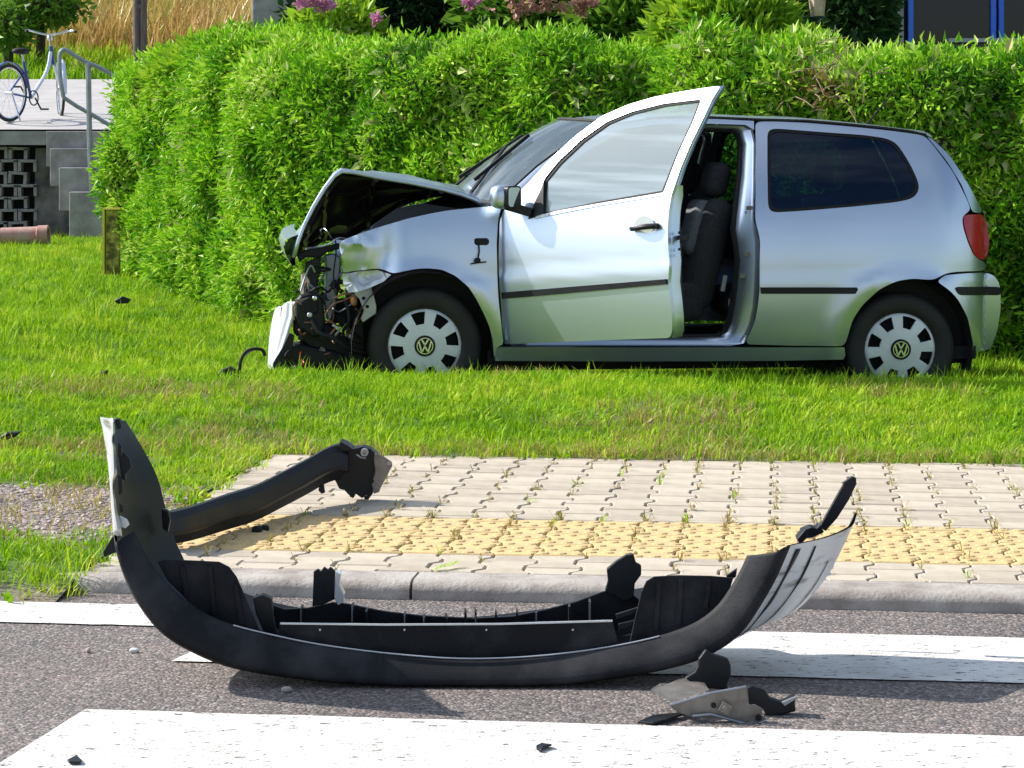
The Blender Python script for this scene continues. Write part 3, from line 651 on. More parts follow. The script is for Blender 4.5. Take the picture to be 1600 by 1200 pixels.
# black roof moulding strip
for sgn in(1,-1):
    pts=[]
    for (a,b) in rp_[1:-1]:
        x,z=hit(MC,yside,a,b); pts.append(MC@Vector((x,sgn*(yside(x,z)+.012),z+.006)))
    MB().tube(pts,.009,6).build('roof_moulding',M['rubber'],car)
ax=hit(MC,yside,1376,202); p=MC@Vector((ax[0],-.25,ax[1]+.02)); MB().tube([p,p+MC.to_3x3()@Vector((.16,0,.19))],[.006,.003],6).build('aerial',M['rubber'],car)
# pillars / windscreen
ap=[(788,322),(815,297),(850,265),(880,243),(910,222),(940,205),(965,194)]
apv=[hit(MC,yside,a,b) for a,b in ap]
for sgn in(1,-1):
    rows=[]
    for x,z in apv:
        y=yside(x,z); rows.append([MC@Vector((x+dx,sgn*(y+dy),z+dz)) for dx,dy,dz in((.05,.05,-.035),(.045,.0,-.03),(0,.0,0.0),(-.03,.03,.012),(-.03,.06,.0))])
    v,f=loft(rows); mesh('windscreen_pillar',v,f,paint,car,auto=50)
rows=[]
for k_,(x,z) in enumerate(apv):
    y=-yside(x,z)-.055; rows.append([MC@Vector((x-.03-.20*(1-t*t),y*t,z+.010+.02*(1-t*t))) for t in [j/8-1 for j in range(17)]])
v,f=loft(rows); wsr=rows; mesh('windscreen',v,f,M['glass_clear'],car,auto=80)
for rr_,nm in((rows[0],'cowl_panel'),):
    v,f=loft([[p+Vector((0,0,.004)) for p in rr_],[p+MC.to_3x3()@Vector((-.11,0,-.035)) for p in rr_]]); mesh(nm,v,f,M['plastic'],car)
MB().tube(rows[-1],.012,6).tube(rows[0],.012,6).tube([r_[0] for r_ in rows],.012,6).tube([r_[-1] for r_ in rows],.014,6).build('windscreen_seal',M['rubber'],car)
for t0,t1,nm in((3,8,'wiper'),(9,15,'wiper')):
    a=rows[0][t0]+Vector((0,-.01,.02)); b=rows[3][t1-2]+MC.to_3x3()@Vector((-.02,0,.02)); a2=rows[2][t0-1]+MC.to_3x3()@Vector((-.025,0,.015)); b2=rows[4][t1-3]+MC.to_3x3()@Vector((-.025,0,.01))
    MB().bar(a,b,.014,.012).bar(rows[1][t0+1]+Vector((-.02,0,.02)),b2,.012,.018).build(nm,M['rubber'],car)
# door aperture: jambs
AO=[(788,322),(850,268),(915,225),(970,203),(1020,196),(1100,194),(1165,196),(1177,203),(1181,225),(1180,300),(1179,344),(1184,358),(1187,376),(1187,410),(1186,451),(1183,480),(1178,505),(1171,521),(1163,537),(1140,541),(800,541),(790,530),(786,440),(784,370)]
AI=[(800,340),(860,285),(925,240),(975,214),(1022,206),(1100,202),(1148,203),(1160,209),(1165,225),(1163,270),(1156,330),(1153,360),(1157,385),(1160,410),(1156,450),(1152,480),(1147,504),(1140,520),(1128,528),(1080,529),(815,529),(806,520),(802,440),(800,380)]
def jamb(flip):
    a=[hit(MC,yside,*p) for p in AO]; b=[hit(MC,yside,*p) for p in AI]
    rows=[]
    for t,d in((0,.012),(.06,.028),(.2,.036),(.55,.045),(.85,.07),(1,.10)):
        rows.append([MC@Vector(((p[0]*(1-t)+q[0]*t),(1 if not flip else -1)*(yside(*p)*(1-t)+yside(*q)*t+d),(p[1]*(1-t)+q[1]*t))) for p,q in zip(a,b)])
    v,f=loft(rows,True); mesh('door_frame',v,f,paint,car,auto=60)
    MB().tube(rows[-1],.014,8,closed=True).build('door_seal',M['rubber'],car)
    rows2=[rows[-1],[p+MC.to_3x3()@Vector((0,.10*(-1 if flip else 1),0)) for p in rows[-1]]]
    v,f=loft(rows2,True); mesh('door_frame_lining',v,f,M['trim'],car,auto=60)
jamb(False)
# narrow painted band along the roof above the door
side_panel('roof_rail',[(788,321),(815,297),(850,264),(915,219),(965,194),(1010,187),(1060,185),(1120,186),(1178,189),(1178,203),(1165,195),(1100,193),(1020,195),(970,202),(915,224),(850,267)],paint,mirror=True,it=0,rim=.02)
# striker and dark bolt on the B pillar
for (a,b,s) in((1171,325,9),(1167,397,7),(1160,431,5)):
    c=CW(a,b,-.765); MB().box(c,(.03,.03,.02)).build('door_striker',M['steel'],car)
# sill
sill=side_panel('side_sill',[(775,543),(1320,543),(1321,556),(1318,562),(1200,564),(1000,565),(774,564)],paint,it=0,rim=.05,mirror=True,off=-.004,step=.05)
# far side: closed door with its window
DG=[(846,334),(850,280),(872,252),(908,222),(948,205),(988,200),(1036,199),(1100,199),(1150,202),(1165,208),(1168,225),(1166,270),(1160,322),(940,335)]
o_=[hit(MC,yside,*p) for p in resamp([(791,341)]+[(800,330),(850,268),(915,225),(970,203),(1020,196),(1100,194),(1165,196),(1177,203),(1181,225),(1180,300),(1179,344),(1184,358),(1187,376),(1187,410),(1186,451),(1183,480),(1178,505),(1163,537),(1140,541),(800,541),(788,530)],6,1)]
h_=[hit(MC,yside,*p) for p in resamp(DG,6,1)]
v,f=cdt(o_,[h_],.05)
far=mesh('far_door',[MC@Vector((p.x,-yside(p.x,p.y),p.y)) for p in v],f,paint,car); solid(far,.03)
v,f=cdt(h_,[],.08); mesh('far_door_window',[MC@Vector((p.x,-yside(p.x,p.y)-.01,p.y)) for p in v],f,M['glass_clear'],car)
# inner body (dark) so no light leaks
def xbox(name,x0,x1,y0,y1,z0,z1,material,b=.02,parent=None,rot=0):
    o=MB().box(((x0+x1)/2,(y0+y1)/2,(z0+z1)/2),(x1-x0,y1-y0,z1-z0),Matrix.Rotation(rot,4,'Y'))
    o.V=[MC@v for v in o.V]; ob=o.build(name,material,car,smooth=False,parent=parent)
    if b: bevel(ob,b,3)
    return ob
xbox('floor_pan',-.75,1.75,-.70,.70,.17,.235,M['dark'],0)
xbox('underbody',-1.0,1.55,-.55,.55,.12,.17,M['dark'],0)
xbox('firewall',-.73,-.68,-.70,.70,.2,.90,M['dark'],0)
for s in(-1,1):
    xbox('rear_side_lining',.62,1.40,min(s*.68,s*.74),max(s*.68,s*.74),.62,.88,M['trim'],0)
    xbox('wheel_housing',WRX-.33,WRX+.36,min(s*.42,s*.62),max(s*.42,s*.62),.14,.62,M['dark'],0)
    xbox('wheel_housing',WFX-.30,WFX+.33,min(s*.42,s*.60),max(s*.42,s*.60),.14,.66,M['dark'],0)
    # liners: dark half tunnels
    for wx,wz,rr_ in((WFX,WFZ,.365),(WRX,WRZ,.365)):
        rows=[[MC@Vector((wx+rr_*math.cos(R(a)),s*y,wz+rr_*math.sin(R(a)))) for a in range(-18,199,12)] for y in(.785,.60)]
        v,f=loft(rows); mesh('wheel_arch_liner',v,f,M['dark'],car)
xbox('dashboard',-.72,-.22,-.66,.66,.68,.93,M['trim'],.05)
xbox('parcel_shelf',1.05,1.6,-.64,.64,.86,.89,M['trim'],.01)
# seats
def seat(name,x,y,rot=R(-14),w=.5,head=True):
    e=[]
    def part(nm,c,sz,r,m_,bw,par=None):
        mb=MB().box((0,0,0),sz,Matrix.Rotation(r,4,'Y')); mb.V=[MC@(v+Vector(c)) for v in mb.V]; o=mb.build(nm,m_,car,parent=par); bevel(o,bw,5); return o
    s=part(name,(x,y,.42),(.50,w,.16),R(-6),M['fabric'],.06)
    part('seat_bolster',(x,y-w/2+.05,.46),(.5,.09,.16),R(-6),M['fabric'],.04,s)
    part('backrest',(x+.28,y,.70),(.15,w*.96,.58),R(14),M['fabric'],.07,s)
    part('backrest_centre',(x+.245,y,.83),(.10,w*.62,.30),R(14),M['fabric2'],.05,s)
    if head: part('headrest',(x+.35,y,1.08),(.11,w*.54,.18),R(14),M['fabric'],.05,s)
    return s
seat('driver_seat',.12,-.36); seat('passenger_seat',.10,.36)
seat('rear_seat',.86,0,w=1.2,head=False)
for y in(-.35,.35): 
    mb=MB().box((1.21,y,1.08),(.08,.22,.12)); mb.V=[MC@v for v in mb.V]; bevel(mb.build('rear_headrest',M['fabric'],car),.03,3)
# steering wheel
cst=Vector((-.16,-.36,.93)); axs=Vector((.82,0,.55)).normalized(); a1=Vector((0,1,0)); a2=axs.cross(a1)
MB().tube([MC@(cst+(a1*math.cos(t*.2618)+a2*math.sin(t*.2618))*.18) for t in range(24)],.015,8,closed=True).bar(MC@(cst+a1*.18),MC@(cst-a1*.18),.03,.03).tube([MC@cst,MC@(cst-axs*.3)],.03,8).build('steering_wheel',M['trim'],car)
# seat belt
p1=CW(1158,425,-.66); p2=CW(1128,470,-.6); MB().bar(CW(1133,430,-.60),CW(1128,455,-.60),.035,.02).build('belt_buckle',M['zinc'],car)
MB().bar(CW(1168,330,-.72),CW(1140,520,-.66),.04,.003).build('seat_belt',M['rubber'],car)
# ---- open door: same body surface, swung about its hinge
MD=MC@Matrix.Translation((HX+0.0,-.80,0))@Matrix.Rotation(-DPH,4,'Z')
def ydoor(s,z):
    # crease follows the sloping trim strip
    z1=z/1.075; w=.007-.26*max(0,(z1-.62)/.72)**2-.05*max(0,(.62-z1)/.45)**2
    zc=.575+.095*max(0,min(1,s/1.1)); w+=.007*(1-sst(.03,.065,z-zc)) 
    return -w
door=panel_frame(MD,ydoor,'driver_door',[(787,538),(783,480),(780,440),(779,400),(781,345),(788,327),(800,310),(828,283),(860,248),(900,212),(940,182),(980,164),(1020,152),(1060,144),(1095,138),(1126,134),(1112,156),(1097,188),(1080,222),(1064,260),(1054,290),(1049,305),(1045,330),(1043,360),(1044,385),(1046,408),(1044,440),(1047,465),(1050,496),(1050,518),(1047,528),(960,531),(860,535)],paint,
  holes=[[(832,339),(846,300),(850,280),(872,252),(908,218),(948,190),(988,174),(1036,162),(1096,155),(1084,188),(1060,240),(1036,302),(940,318),(872,330)]],rim=.022,it=1,step=.04)
dfr=lambda name,out,m_,**k: panel_frame(MD,ydoor,name,out,m_,parent=door,**k)
dfr('window_seal',[(830,341),(845,298),(849,278),(871,250),(907,216),(947,188),(988,172),(1036,160),(1099,153),(1086,189),(1062,241),(1038,304),(940,320),(872,332)],M['rubber'],holes=[[(850,332),(853,283),(875,256),(911,222),(950,194),(989,178),(1037,166),(1091,159),(1080,188),(1056,240),(1033,298),(940,314),(880,326)]],it=0,off=-.006,rim=.02)
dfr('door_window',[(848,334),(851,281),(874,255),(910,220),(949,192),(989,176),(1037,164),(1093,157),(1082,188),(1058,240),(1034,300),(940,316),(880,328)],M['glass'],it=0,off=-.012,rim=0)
dfr('belt_moulding',[(836,342),(840,337),(872,329),(940,317),(1036,301),(1038,305),(940,321),(872,334)],M['paint_dull'],it=0,off=.004,rim=.01)
dfr('side_trim_strip',[(786,457),(880,449),(1042,436),(1043,444),(880,459),(787,467)],M['plastic'],it=0,off=.014,rim=.016)
dfr('sail_trim',[(826,342),(836,318),(846,296),(851,282),(850,300),(850,334),(838,338)],M['plastic'],it=0,off=.006,rim=.012)
# door shell: shut face, inner trim
def DW(px,py,off=0):
    x,z=hit(MD,ydoor,px,py); return MD@Vector((x,ydoor(x,z)+off,z))
inw=MD.to_3x3()@Vector((0,1,0))
edge=[(1054,290),(1049,305),(1045,330),(1043,360),(1044,385),(1046,408),(1044,440),(1047,465),(1050,496),(1050,518),(1047,528)]
rows=[[DW(a-1,b,.018) for a,b in edge],[DW(a,b,.026)+inw*.0 for a,b in edge],[DW(a,b,.05)+inw*.035*(1 if i>0 else .3) for i,(a,b) in enumerate(edge)]]
v,f=loft(rows); mesh('door_shut_face',v,f,paint,car,parent=door,auto=50)
for a,b in((1050,364),(1050,390),(1052,378),(1054,398)): MB().lathe(DW(a,b,.05),MD.to_3x3()@Vector((1,0,0)),[(.004,.0),(.004,.006),(.0,.007)],10).build('shut_face_hole',M['rubber'],car,parent=door)
MB().box(DW(1050,372,.05)+MD.to_3x3()@Vector((.01,.02,0)),(.05,.03,.02),Matrix.Rotation(TH-DPH,4,'Z')).build('door_latch',M['plastic'],car,parent=door)
fr=[(1126,134),(1112,156),(1097,188),(1080,222),(1064,260),(1054,290)]
rows=[[DW(a-2,b,.004) for a,b in fr],[DW(a+1,b,.02) for a,b in fr],[DW(a-2,b,.05) for a,b in fr],[DW(a-10,b+2,.052) for a,b in fr]]
v,f=loft(rows); mesh('window_frame',v,f,paint,car,parent=door,auto=50)
tr=[(800,345),(900,330),(1035,305),(1042,360),(1043,440),(1047,520),(960,529),(800,533)]
v0=[DW(a,b,.055) for a,b in tr]; MB().prism(v0,inw*.05).build('door_inner_trim',M['trim'],car,parent=door,smooth=False)
# handle
hb=MB(); 
c0=DW(1009,355,-.03)
ex=MD.to_3x3()@Vector((1,0,0))
hp=[DW(990,357,-.012),DW(1000,356,-.032),DW(1015,354,-.034),DW(1028,353,-.014)]
hd=MB().tube(crom([tuple(p) for p in hp],4),.0135,10).build('door_handle',M['plastic'],car,parent=door)
rc=MB(); cc=DW(1008,352,-.003); uz=Vector((0,0,1))
rc.prism([cc+ex*math.cos(t*.3142)*.06+uz*(math.sin(t*.3142)*.045) for t in range(20)],-inw*.003).build('handle_recess',M['paint_dull'],car,parent=door)
MB().lathe(DW(1028,353,-.004),-inw,[(0,.014),(.02,.013),(.022,0)],16).build('door_lock',M['plastic'],car,parent=door)
# mirror
mc=DW(811,307,-.11)+ex*.0
vx=Vector((1,0,0)); 
def ell(c,rx,ry,rz,nn=16,m=10,p=2.6,M3=Matrix()):
    V=[];F=[]
    for i in range(m+1):
        th_=math.pi*i/m
        for j in range(nn):
            ph=2*math.pi*j/nn; d=Vector((math.sin(th_)*math.cos(ph),math.sin(th_)*math.sin(ph),math.cos(th_)))
            q=Vector([math.copysign(abs(e)**(2/p),e) for e in d]); V.append(Vector(c)+M3.to_3x3()@Vector((q.x*rx,q.y*ry,q.z*rz)))
    for i in range(m):
        for j in range(nn): F.append((i*nn+j,i*nn+(j+1)%nn,(i+1)*nn+(j+1)%nn,(i+1)*nn+j))
    return V,F
mr_=Matrix.Rotation(R(28),4,'Z')
mi_m=MB(); mi_m.add(*ell(mc,.068,.05,.060,20,12,3,mr_)); mir=mi_m.build('door_mirror',paint,car,parent=door,auto=80)
mm3=mr_.to_3x3()
fwd=(mm3@Vector((.25,-1,0))).normalized(); side_=fwd.cross(Vector((0,0,1))).normalized()
def rrect(c,a,b,w,h,r_,n=5):
    out=[]
    for cx,cy,a0 in((w-r_,h-r_,0),(-w+r_,h-r_,90),(-w+r_,-h+r_,180),(w-r_,-h+r_,270)):
        for i in range(n+1): t=R(a0+90*i/n); out.append(c+a*(cx+r_*math.cos(t))+b*(cy+r_*math.sin(t)))
    return out
mo=mc+fwd*.052-side_*.012*0
MB().prism(rrect(mo+Vector((.018,0,.0)),side_,uz,.046,.054,.02),-fwd*.03).build('mirror_surround',M['plastic'],car,parent=door,smooth=False)
MB().prism(rrect(mo+Vector((.018,0,.0))+fwd*.002,side_,uz,.039,.047,.016),-fwd*.004).build('mirror_glass',M['mirror'],car,parent=door,smooth=False)
MB().bar(mc+Vector((.01,0,-.04)),DW(830,332,.0),.06,.045).build('mirror_foot',M['plastic'],car,parent=door)
# ---- wheels
def disc_pts(r_,a0,a1,n): return [(r_*math.cos(R(a0+(a1-a0)*i/n)),r_*math.sin(R(a0+(a1-a0)*i/n))) for i in range(n+1)]
def wheel(x,z,s,tilt=0,rot=0,y=.665):
    c=MC@Vector((x,s*y,z)); axv=MC.to_3x3()@Vector((0,s*1.0,0)); ex_=MC.to_3x3()@Vector((1,0,0)); ez=Vector((0,0,1))
    if tilt: q=Matrix.Rotation(tilt,3,'Z'); axv=q@axv; ex_=q@ex_
    Rr=.286; rr0=.182
    ty=MB().lathe(c,axv,[(-.08,.17),(-.082,.21),(-.085,.25),(-.078,.272),(-.06,.284),(-.03,Rr),(.03,Rr),(.06,.284),(.078,.272),(.087,.25),(.086,.215),(.078,.19),(.066,.182)],56).build('wheel',M['tyre'],car,auto=50)
    MB().lathe(c,axv,[(.062,.185),(.03,.17),(.0,.165),(.0,.0)],32).build('wheel_rim',M['dark'],car,parent=ty)
    out=disc_pts(.187,0,360,72)[:-1]; hs=[]
    for k in range(8):
        a=rot+k*45; hs.append(disc_pts(.169,a-12.5,a+12.5,6)+disc_pts(.108,a+10.5,a-10.5,4))
    v,f=cdt(out,hs,.014)
    def dome(r_): return .072+.012*(1-(r_/.187)**2)+(-.010*sst(.174,.187,r_))
    V=[c+ex_*p.x+ez*p.y+axv*dome(p.length) for p in v]; F=[list(t) for t in f]
    b=0
    for lp in [out]+hs:
        m=len(lp); q=len(V); V+=[V[b+i]-axv*.014 for i in range(m)]; F+=[[b+i,b+(i+1)%m,q+(i+1)%m,q+i] for i in range(m)]; b+=m
    hc=mesh('hubcap',V,F,M['cap'],car,parent=ty,auto=45)
    if s<0:
        # round badge with two stacked letters
        b0=c+axv*.0845; em=MB().lathe(b0,axv,[(-.004,.052),(.003,.052),(.003,0)],40).build('badge_disc',M['rubber'],car,parent=ty)
        rg=MB().lathe(b0,axv,[(.002,.036),(.0055,.037),(.0055,.041),(.002,.042)],40)
        sg=ex_*(1); th=.0032
        # letters given in the badge plane
        W_=[((-.030,.020),(-.016,-.032)),((-.016,-.032),(0,-.001)),((0,-.001),(.016,-.032)),((.016,-.032),(.030,.020))]
        V_=[((-.016,.032),(0,.004)),((0,.004),(.016,.032))]
        for (a,b_) in W_+V_:
            A=b0+sg*a[0]+ez*a[1]+axv*.004; B=b0+sg*b_[0]+ez*b_[1]+axv*.004; rg.bar(A,B,.0075,.004,up=axv)
        rg.build('badge',M['chrome'],car,parent=ty,smooth=False)
    return ty
wheel(WFX,WFZ,-1,rot=12); wheel(WRX,WRZ,-1,rot=28); wheel(WFX,WFZ,1,rot=5); wheel(WRX,WRZ,1,rot=40)
# side repeater hanging wire
sr=side_panel('side_repeater',[(741,374),(744,372),(761,372),(764,375),(764,380),(761,383),(744,383),(741,380)],M['rubber'],off=.003,rim=.006,it=0,step=.02)
MB().tube([CW(748,382,-.82),CW(749,392,-.835),CW(747,404,-.84),CW(746,410,-.84)],.004,6).build('hanging_wire',M['rubber'],car,parent=sr)
MB().add(*ell(CW(746,407,-.845),.016,.012,.014)).bar(CW(736,412,-.84),CW(760,409,-.84),.012,.006).build('lamp_socket',M['rubber'],car,parent=sr)
# ---- hood, buckled into a tent
hpf=[(764,322,.66),(742,308,.655),(720,300,.65),(690,292,.645),(640,282,.63),(585,273,.62),(548,266,.61),(534,264,.60),(522,271,.60),(505,292,.60),(488,320,.61),(474,348,.62),(464,374,.63),(456,402,.63)]
rows=[];ri=[]
for i,(a,b,wd) in enumerate(hpf):
    p=car_px(a,b,-wd); row=[]
    for j in range(21):
        t=-1+j/10; cr=.035*(1-t*t)*(1 if i<6 else -.2)
        nzv=.012*ns(p.x*5,t*3,1)+(.02*ns(t*4,i*.5,6)+.03*abs(ns(t*7,i*.9,9)) if i>3 else 0)
        nzv*=(1-abs(t)**4)
        dx=-(.05*(1-t*t) if i>=12 else 0)
        dr=[0,0,.02,.06,.16,.30,.38,.38,.36,.30,.24,.16,.08,0][i]*sst(-.9,1,t)
        row.append(MC@(Vector((p.x+dx+(nzv if i>8 else 0),wd*t,p.z+cr+nzv-dr))))
    rows.append(row)
v,f=loft(rows); hood=mesh('hood',v,f,paint,car,auto=30)
nd=MC.to_3x3()
ri=[]
for i,row in enumerate(rows):
    a=rows[max(0,i-1)][10]; b=rows[min(len(rows)-1,i+1)][10]; tg=(b-a).normalized(); dn=tg.cross(nd@Vector((0,1,0))).normalized()
    if dn.z>0 and i<7: dn=-dn
    if i>=7 and (MC.inverted().to_3x3()@dn).x<0: dn=-dn
    ri.append([p+dn*.022 for p in row])
v,f=loft([[p for p in r_[1:-1]] for r_ in ri]); inn=mesh('hood_inner_panel',v,f,M['hoodin'],car,parent=hood,auto=40)
for c_ in(0,-1):
    v,f=loft([[r_[c_] for r_ in rows],[r_[c_] for r_ in ri]]); fl=mesh('hood_flange',v,f,paint,car,parent=hood); solid(fl,.006,off=0)
rb=MB()
for jj in (3,7,13,17): rb.tube([ri[i][jj]+Vector((0,0,-.008)) for i in range(1,len(ri)-1)],.018,6)
for ii in (3,5,9,11): rb.tube([ri[ii][j]+Vector((0.005,0,-.008)) for j in range(1,20)],.016,6)
rb.build('hood_rib',M['hoodin'],car,parent=hood)
# folded lip of the hood, lit by the sun
lip=[(468,366),(456,370),(447,374),(443,385),(446,397),(452,408),(457,416),(462,414),(461,400),(464,385)]
lr=[]
for dy in(0,.12,.3,.6,.95,1.2): lr.append([CW(a-dy*2,b-dy*3,-.62)+nd@Vector((-.015*math.sin(dy*2.6),dy,.0)) for a,b in lip])
v,f=loft(lr,True); mesh('hood_lip',v,f,paint,car,parent=hood)
# ---- front wreckage
def plate(name,pts,y,th,material,parent=None,b=0,yy=None):
    front=[CW(p[0],p[1],(p[2] if len(p)>2 else y)) for p in pts]; mb=MB().prism(front,nd@Vector((0,th,0))); o=mb.build(name,material,car,smooth=False,parent=parent)
    if b: bevel(o,b,2)
    return o
BL=M['plastic']
xbox('engine_block',-1.42,-.82,-.34,.42,.20,.66,M['dark'],.03)
xbox('radiator',-1.66,-1.60,-.42,.42,.14,.56,M['steel'],.005)
plate('inner_wing',[(540,395),(600,372),(720,345),(760,340),(760,470),(620,470),(575,480),(545,440)],-.52,.02,M['dark'])
plate('strut_tower',[(507,400),(520,396),(534,404),(532,440),(527,470),(518,505),(510,500),(505,470),(508,440)],-.50,.10,M['zinc'],b=.012)
plate('battery_box',[(509,470),(560,468),(562,505),(512,506)],-.45,.16,M['plastic_grain'],b=.012)
hb_=plate('headlamp_bracket',[(546,452),(560,449),(579,445),(584,462),(588,478),(588,490),(577,497),(567,504),(563,498),(568,485),(562,468),(553,458)],-.70,.012,M['white_paint_plastic'],b=.004)
for a,b in((568,466),(574,479)): MB().lathe(CW(a,b,-.702),nd@Vector((0,-1,0)),[(.003,0),(.003,.008),(0,.009)],10).build('bolt_hole',M['rubber'],car,parent=hb_)
oi_=MB().add(*ell(CW(553,469,-.66),.018,.014,.028)).build('indicator_bulb',M['orange'],car)
plate('lower_crossmember',[(458,495),(470,490),(500,500),(535,522),(560,545),(585,560),(560,580),(520,575),(505,560),(480,540),(458,520)],-.55,.09,BL,b=.012)
plate('lamp_housing',[(462,470),(470,462),(492,458),(505,466),(508,500),(505,522),(490,528),(470,515),(462,495)],-.62,.14,BL,b=.015)
plate('splash_guard',[(560,500),(590,505),(605,512),(604,520),(585,526),(590,560),(585,580),(545,580),(545,530)],-.60,.03,BL,b=.006)
plate('lower_duct',[(445,540),(470,538),(520,548),(555,560),(565,582),(520,592),(455,590),(436,582),(433,565)],-.58,.22,BL,b=.02)
plate('bumper_bracket',[(426,568),(440,545),(452,520),(460,524),(456,548),(446,578),(436,590),(428,586)],-.66,.02,BL,b=.004)
plate('torn_bracket',[(462,396),(480,390),(505,386),(530,380),(534,388),(510,395),(500,404),(478,402),(468,410)],-.50,.05,BL,b=.006)
plate('lamp_hanger',[(478,410),(500,402),(503,420),(496,440),(500,462),(486,460),(483,438),(475,425)],-.56,.04,BL,b=.006)
plate('headlamp_shell',[(470,470),(482,464),(497,470),(499,486),(488,494),(474,488)],-.635,.05,M['rubber'],b=.01)
for a,b,m_ in((492,466,M['chrome']),(484,492,M['white_paint_plastic']),(447,560,M['zinc']),(548,526,M['zinc']),(460,575,M['zinc'])):
    MB().add(*ell(CW(a,b,-.65),.013,.008,.012)).build('clip',m_,car)
# pale grooved front piece at the far left
pr=[(436,478,464,468),(430,482,460,470),(425,500,460,490),(421,525,450,520),(419,550,440,548),(418,572,432,570),(420,590,430,592)]
rows=[]
for k_ in range(9):
    t=k_/8; row=[]
    for (x0,y0,x1,y1) in pr:
        px_=x0+(x1-x0)*t; py_=y0+(y1-y0)*t+ (2*math.sin(t*9)); g_=.010 if k_ in(3,6) else 0
        row.append(CW(px_,py_,-.60+.18*(1-t)**1.5+g_))
    rows.append(row)
v,f=loft(rows); o=mesh('torn_front_panel',v,f,M['white_paint_plastic'],car,auto=25); solid(o,.006)
for (a,b,c_) in ((440,480,438),(449,476,446)):
    MB().tube([CW(a,b,-.5),CW(c_-2,520,-.5),CW(c_-7,560,-.52)],.0018,5).build('panel_groove',M['rubber'],car,parent=o)
# wires and hoses
r=random.Random(3)
def wire(pts,rad,m_,y=-.66,nm='wire'):
    q=[tuple(CW(p[0],p[1],y+r.uniform(-.03,.03))) for p in pts]; MB().tube(crom(q,5),rad,6).build(nm,m_,car)
wire([(500,372),(512,380),(523,374),(525,395),(521,430),(524,460)],.004,M['rubber'],-.66)
wire([(478,389),(495,386),(512,382),(530,372),(548,374),(560,368)],.005,M['zinc'],-.66)
wire([(503,366),(501,360),(506,357),(512,362),(518,372)],.003,M['zinc'])
wire([(508,492),(520,476),(540,468),(552,462)],.004,M['wire'],-.68)
wire([(520,482),(530,487),(545,478),(556,470),(551,460)],.004,M['zinc'],-.68)
wire([(522,466),(535,460),(548,459),(556,466)],.005,M['wire'],-.68)
wire([(555,482),(566,492),(556,505),(548,520)],.004,M['wire'],-.67)
wire([(512,500),(525,510),(516,524),(522,536)],.005,M['wire'],-.68)
wire([(520,508),(530,515),(524,524)],.006,M['white_paint_plastic'],-.68)
wire([(470,455),(478,430),(486,415),(492,425)],.005,M['zinc'],-.62)
wire([(465,470),(458,480),(460,500)],.004,M['wire'],-.66)
wire([(452,588),(475,578),(500,584),(530,580)],.006,M['zinc'],-.64)
wire([(470,550),(468,560),(475,566),(468,575)],.004,M['red'],-.66)
wire([(500,440),(506,425),(498,412),(506,402)],.006,M['zinc'],-.55)
wire([(452,548),(446,556),(455,566),(448,580)],.006,M['rubber'],-.68,'hose')
wire([(540,470),(546,500),(536,520),(548,548),(540,575)],.008,M['rubber'],-.68,'hose')
wire([(488,500),(500,520),(520,528),(545,545),(575,552)],.012,M['rubber'],-.68,'hose')
wire([(486,455),(500,448),(512,456),(522,448),(536,455)],.006,M['rubber'],-.62,'hose')
for k_ in range(18):
    a=r.uniform(468,560); b=r.uniform(395,580); q=[(a+r.uniform(-16,16),b+r.uniform(-16,16)) for _ in range(4)]
    wire(q,r.choice([.003,.004,.006]),r.choice([M['rubber'],M['rubber'],M['wire'],M['zinc'],M['plastic']]),r.uniform(-.66,-.5))
for k_ in range(34):
    a=r.uniform(462,585); b=r.uniform(440,585)
    if a>560 and b<500: continue
    s=r.uniform(5,13); pts=[(a+s*r.uniform(.5,1.2)*math.cos(t),b+s*r.uniform(.5,1.2)*math.sin(t)) for t in sorted(r.random()*6.283 for _ in range(6))]
    if len(pts)>=3: plate('broken_piece',pts,r.uniform(-.66,-.48),.02,r.choice([BL,BL,BL,M['plastic_grain'],M['steel'],M['dark']]))
# ---------------------------------------------------------------- torn front bumper in the road
bz=P(740,1074,5.47)
bum=Thing('bumper_cover','torn-off black and silver front bumper lying on its face across the zebra crossing','car bumper',M=T(bz.x,bz.y,0))
# stations left to right: lip A, near outer silhouette B, far edge E (pixel x, y, depth)
ST=[((182,653),(174,654),(192,657)),
 ((184,690),(173,690),(214,692)),((188,735),(173,740),(240,742)),((194,785),(174,790),(254,792)),
 ((205,822),(178,838),(266,835)),((228,868),(192,892),(280,868)),((255,905),(215,940),(296,893)),((300,945),(250,985),(345,915)),
 ((350,972),(295,1015),(405,938)),((435,994),(365,1043),(470,953)),((520,1010),(470,1060),(560,963)),((640,1024),(600,1071),(650,968)),
 ((740,1029),(740,1074),(740,968)),((850,1024),(870,1069),(830,958)),((950,1011),(980,1056),(920,944)),((1030,994),(1070,1037),(985,925)),
 ((1085,974),(1125,1013),(1075,915)),((1120,948),(1160,985),(1150,945)),((1142,918),(1186,948),(1225,950)),((1158,890),(1211,905),(1290,895)),((1168,868),(1234,853),(1340,802))]
st=[]
for i,(a,b,e) in enumerate(ST):
    A=P(*a,5.50); B=P(*b,5.47); E=P(*e,5.93)
    wing=1 if (i<7 or i>16) else 0
    if i>16: E=P(*e,5.85)
    cen=P(740,900,5.7); mid=(B+E)/2
    outw=(Vector((mid.x-cen.x,0,mid.z-cen.z-.25))); outw.normalize()
    D1=B.lerp(E,.3)+outw*.035; D2=B.lerp(E,.65)+outw*.04
    if D1.z<.004: D1.z=.004
    if D2.z<.006: D2.z=.006
    if B.z<.006: B.z=.006
    Mi_=A.lerp(B,.5)+Vector((0,-.022,0))+outw*.006
    st.append([tuple(A),tuple(Mi_),tuple(B),tuple(D1),tuple(D2),tuple(E)])
K=5
cols=[crom([s_[j] for s_ in st],K) for j in range(6)]
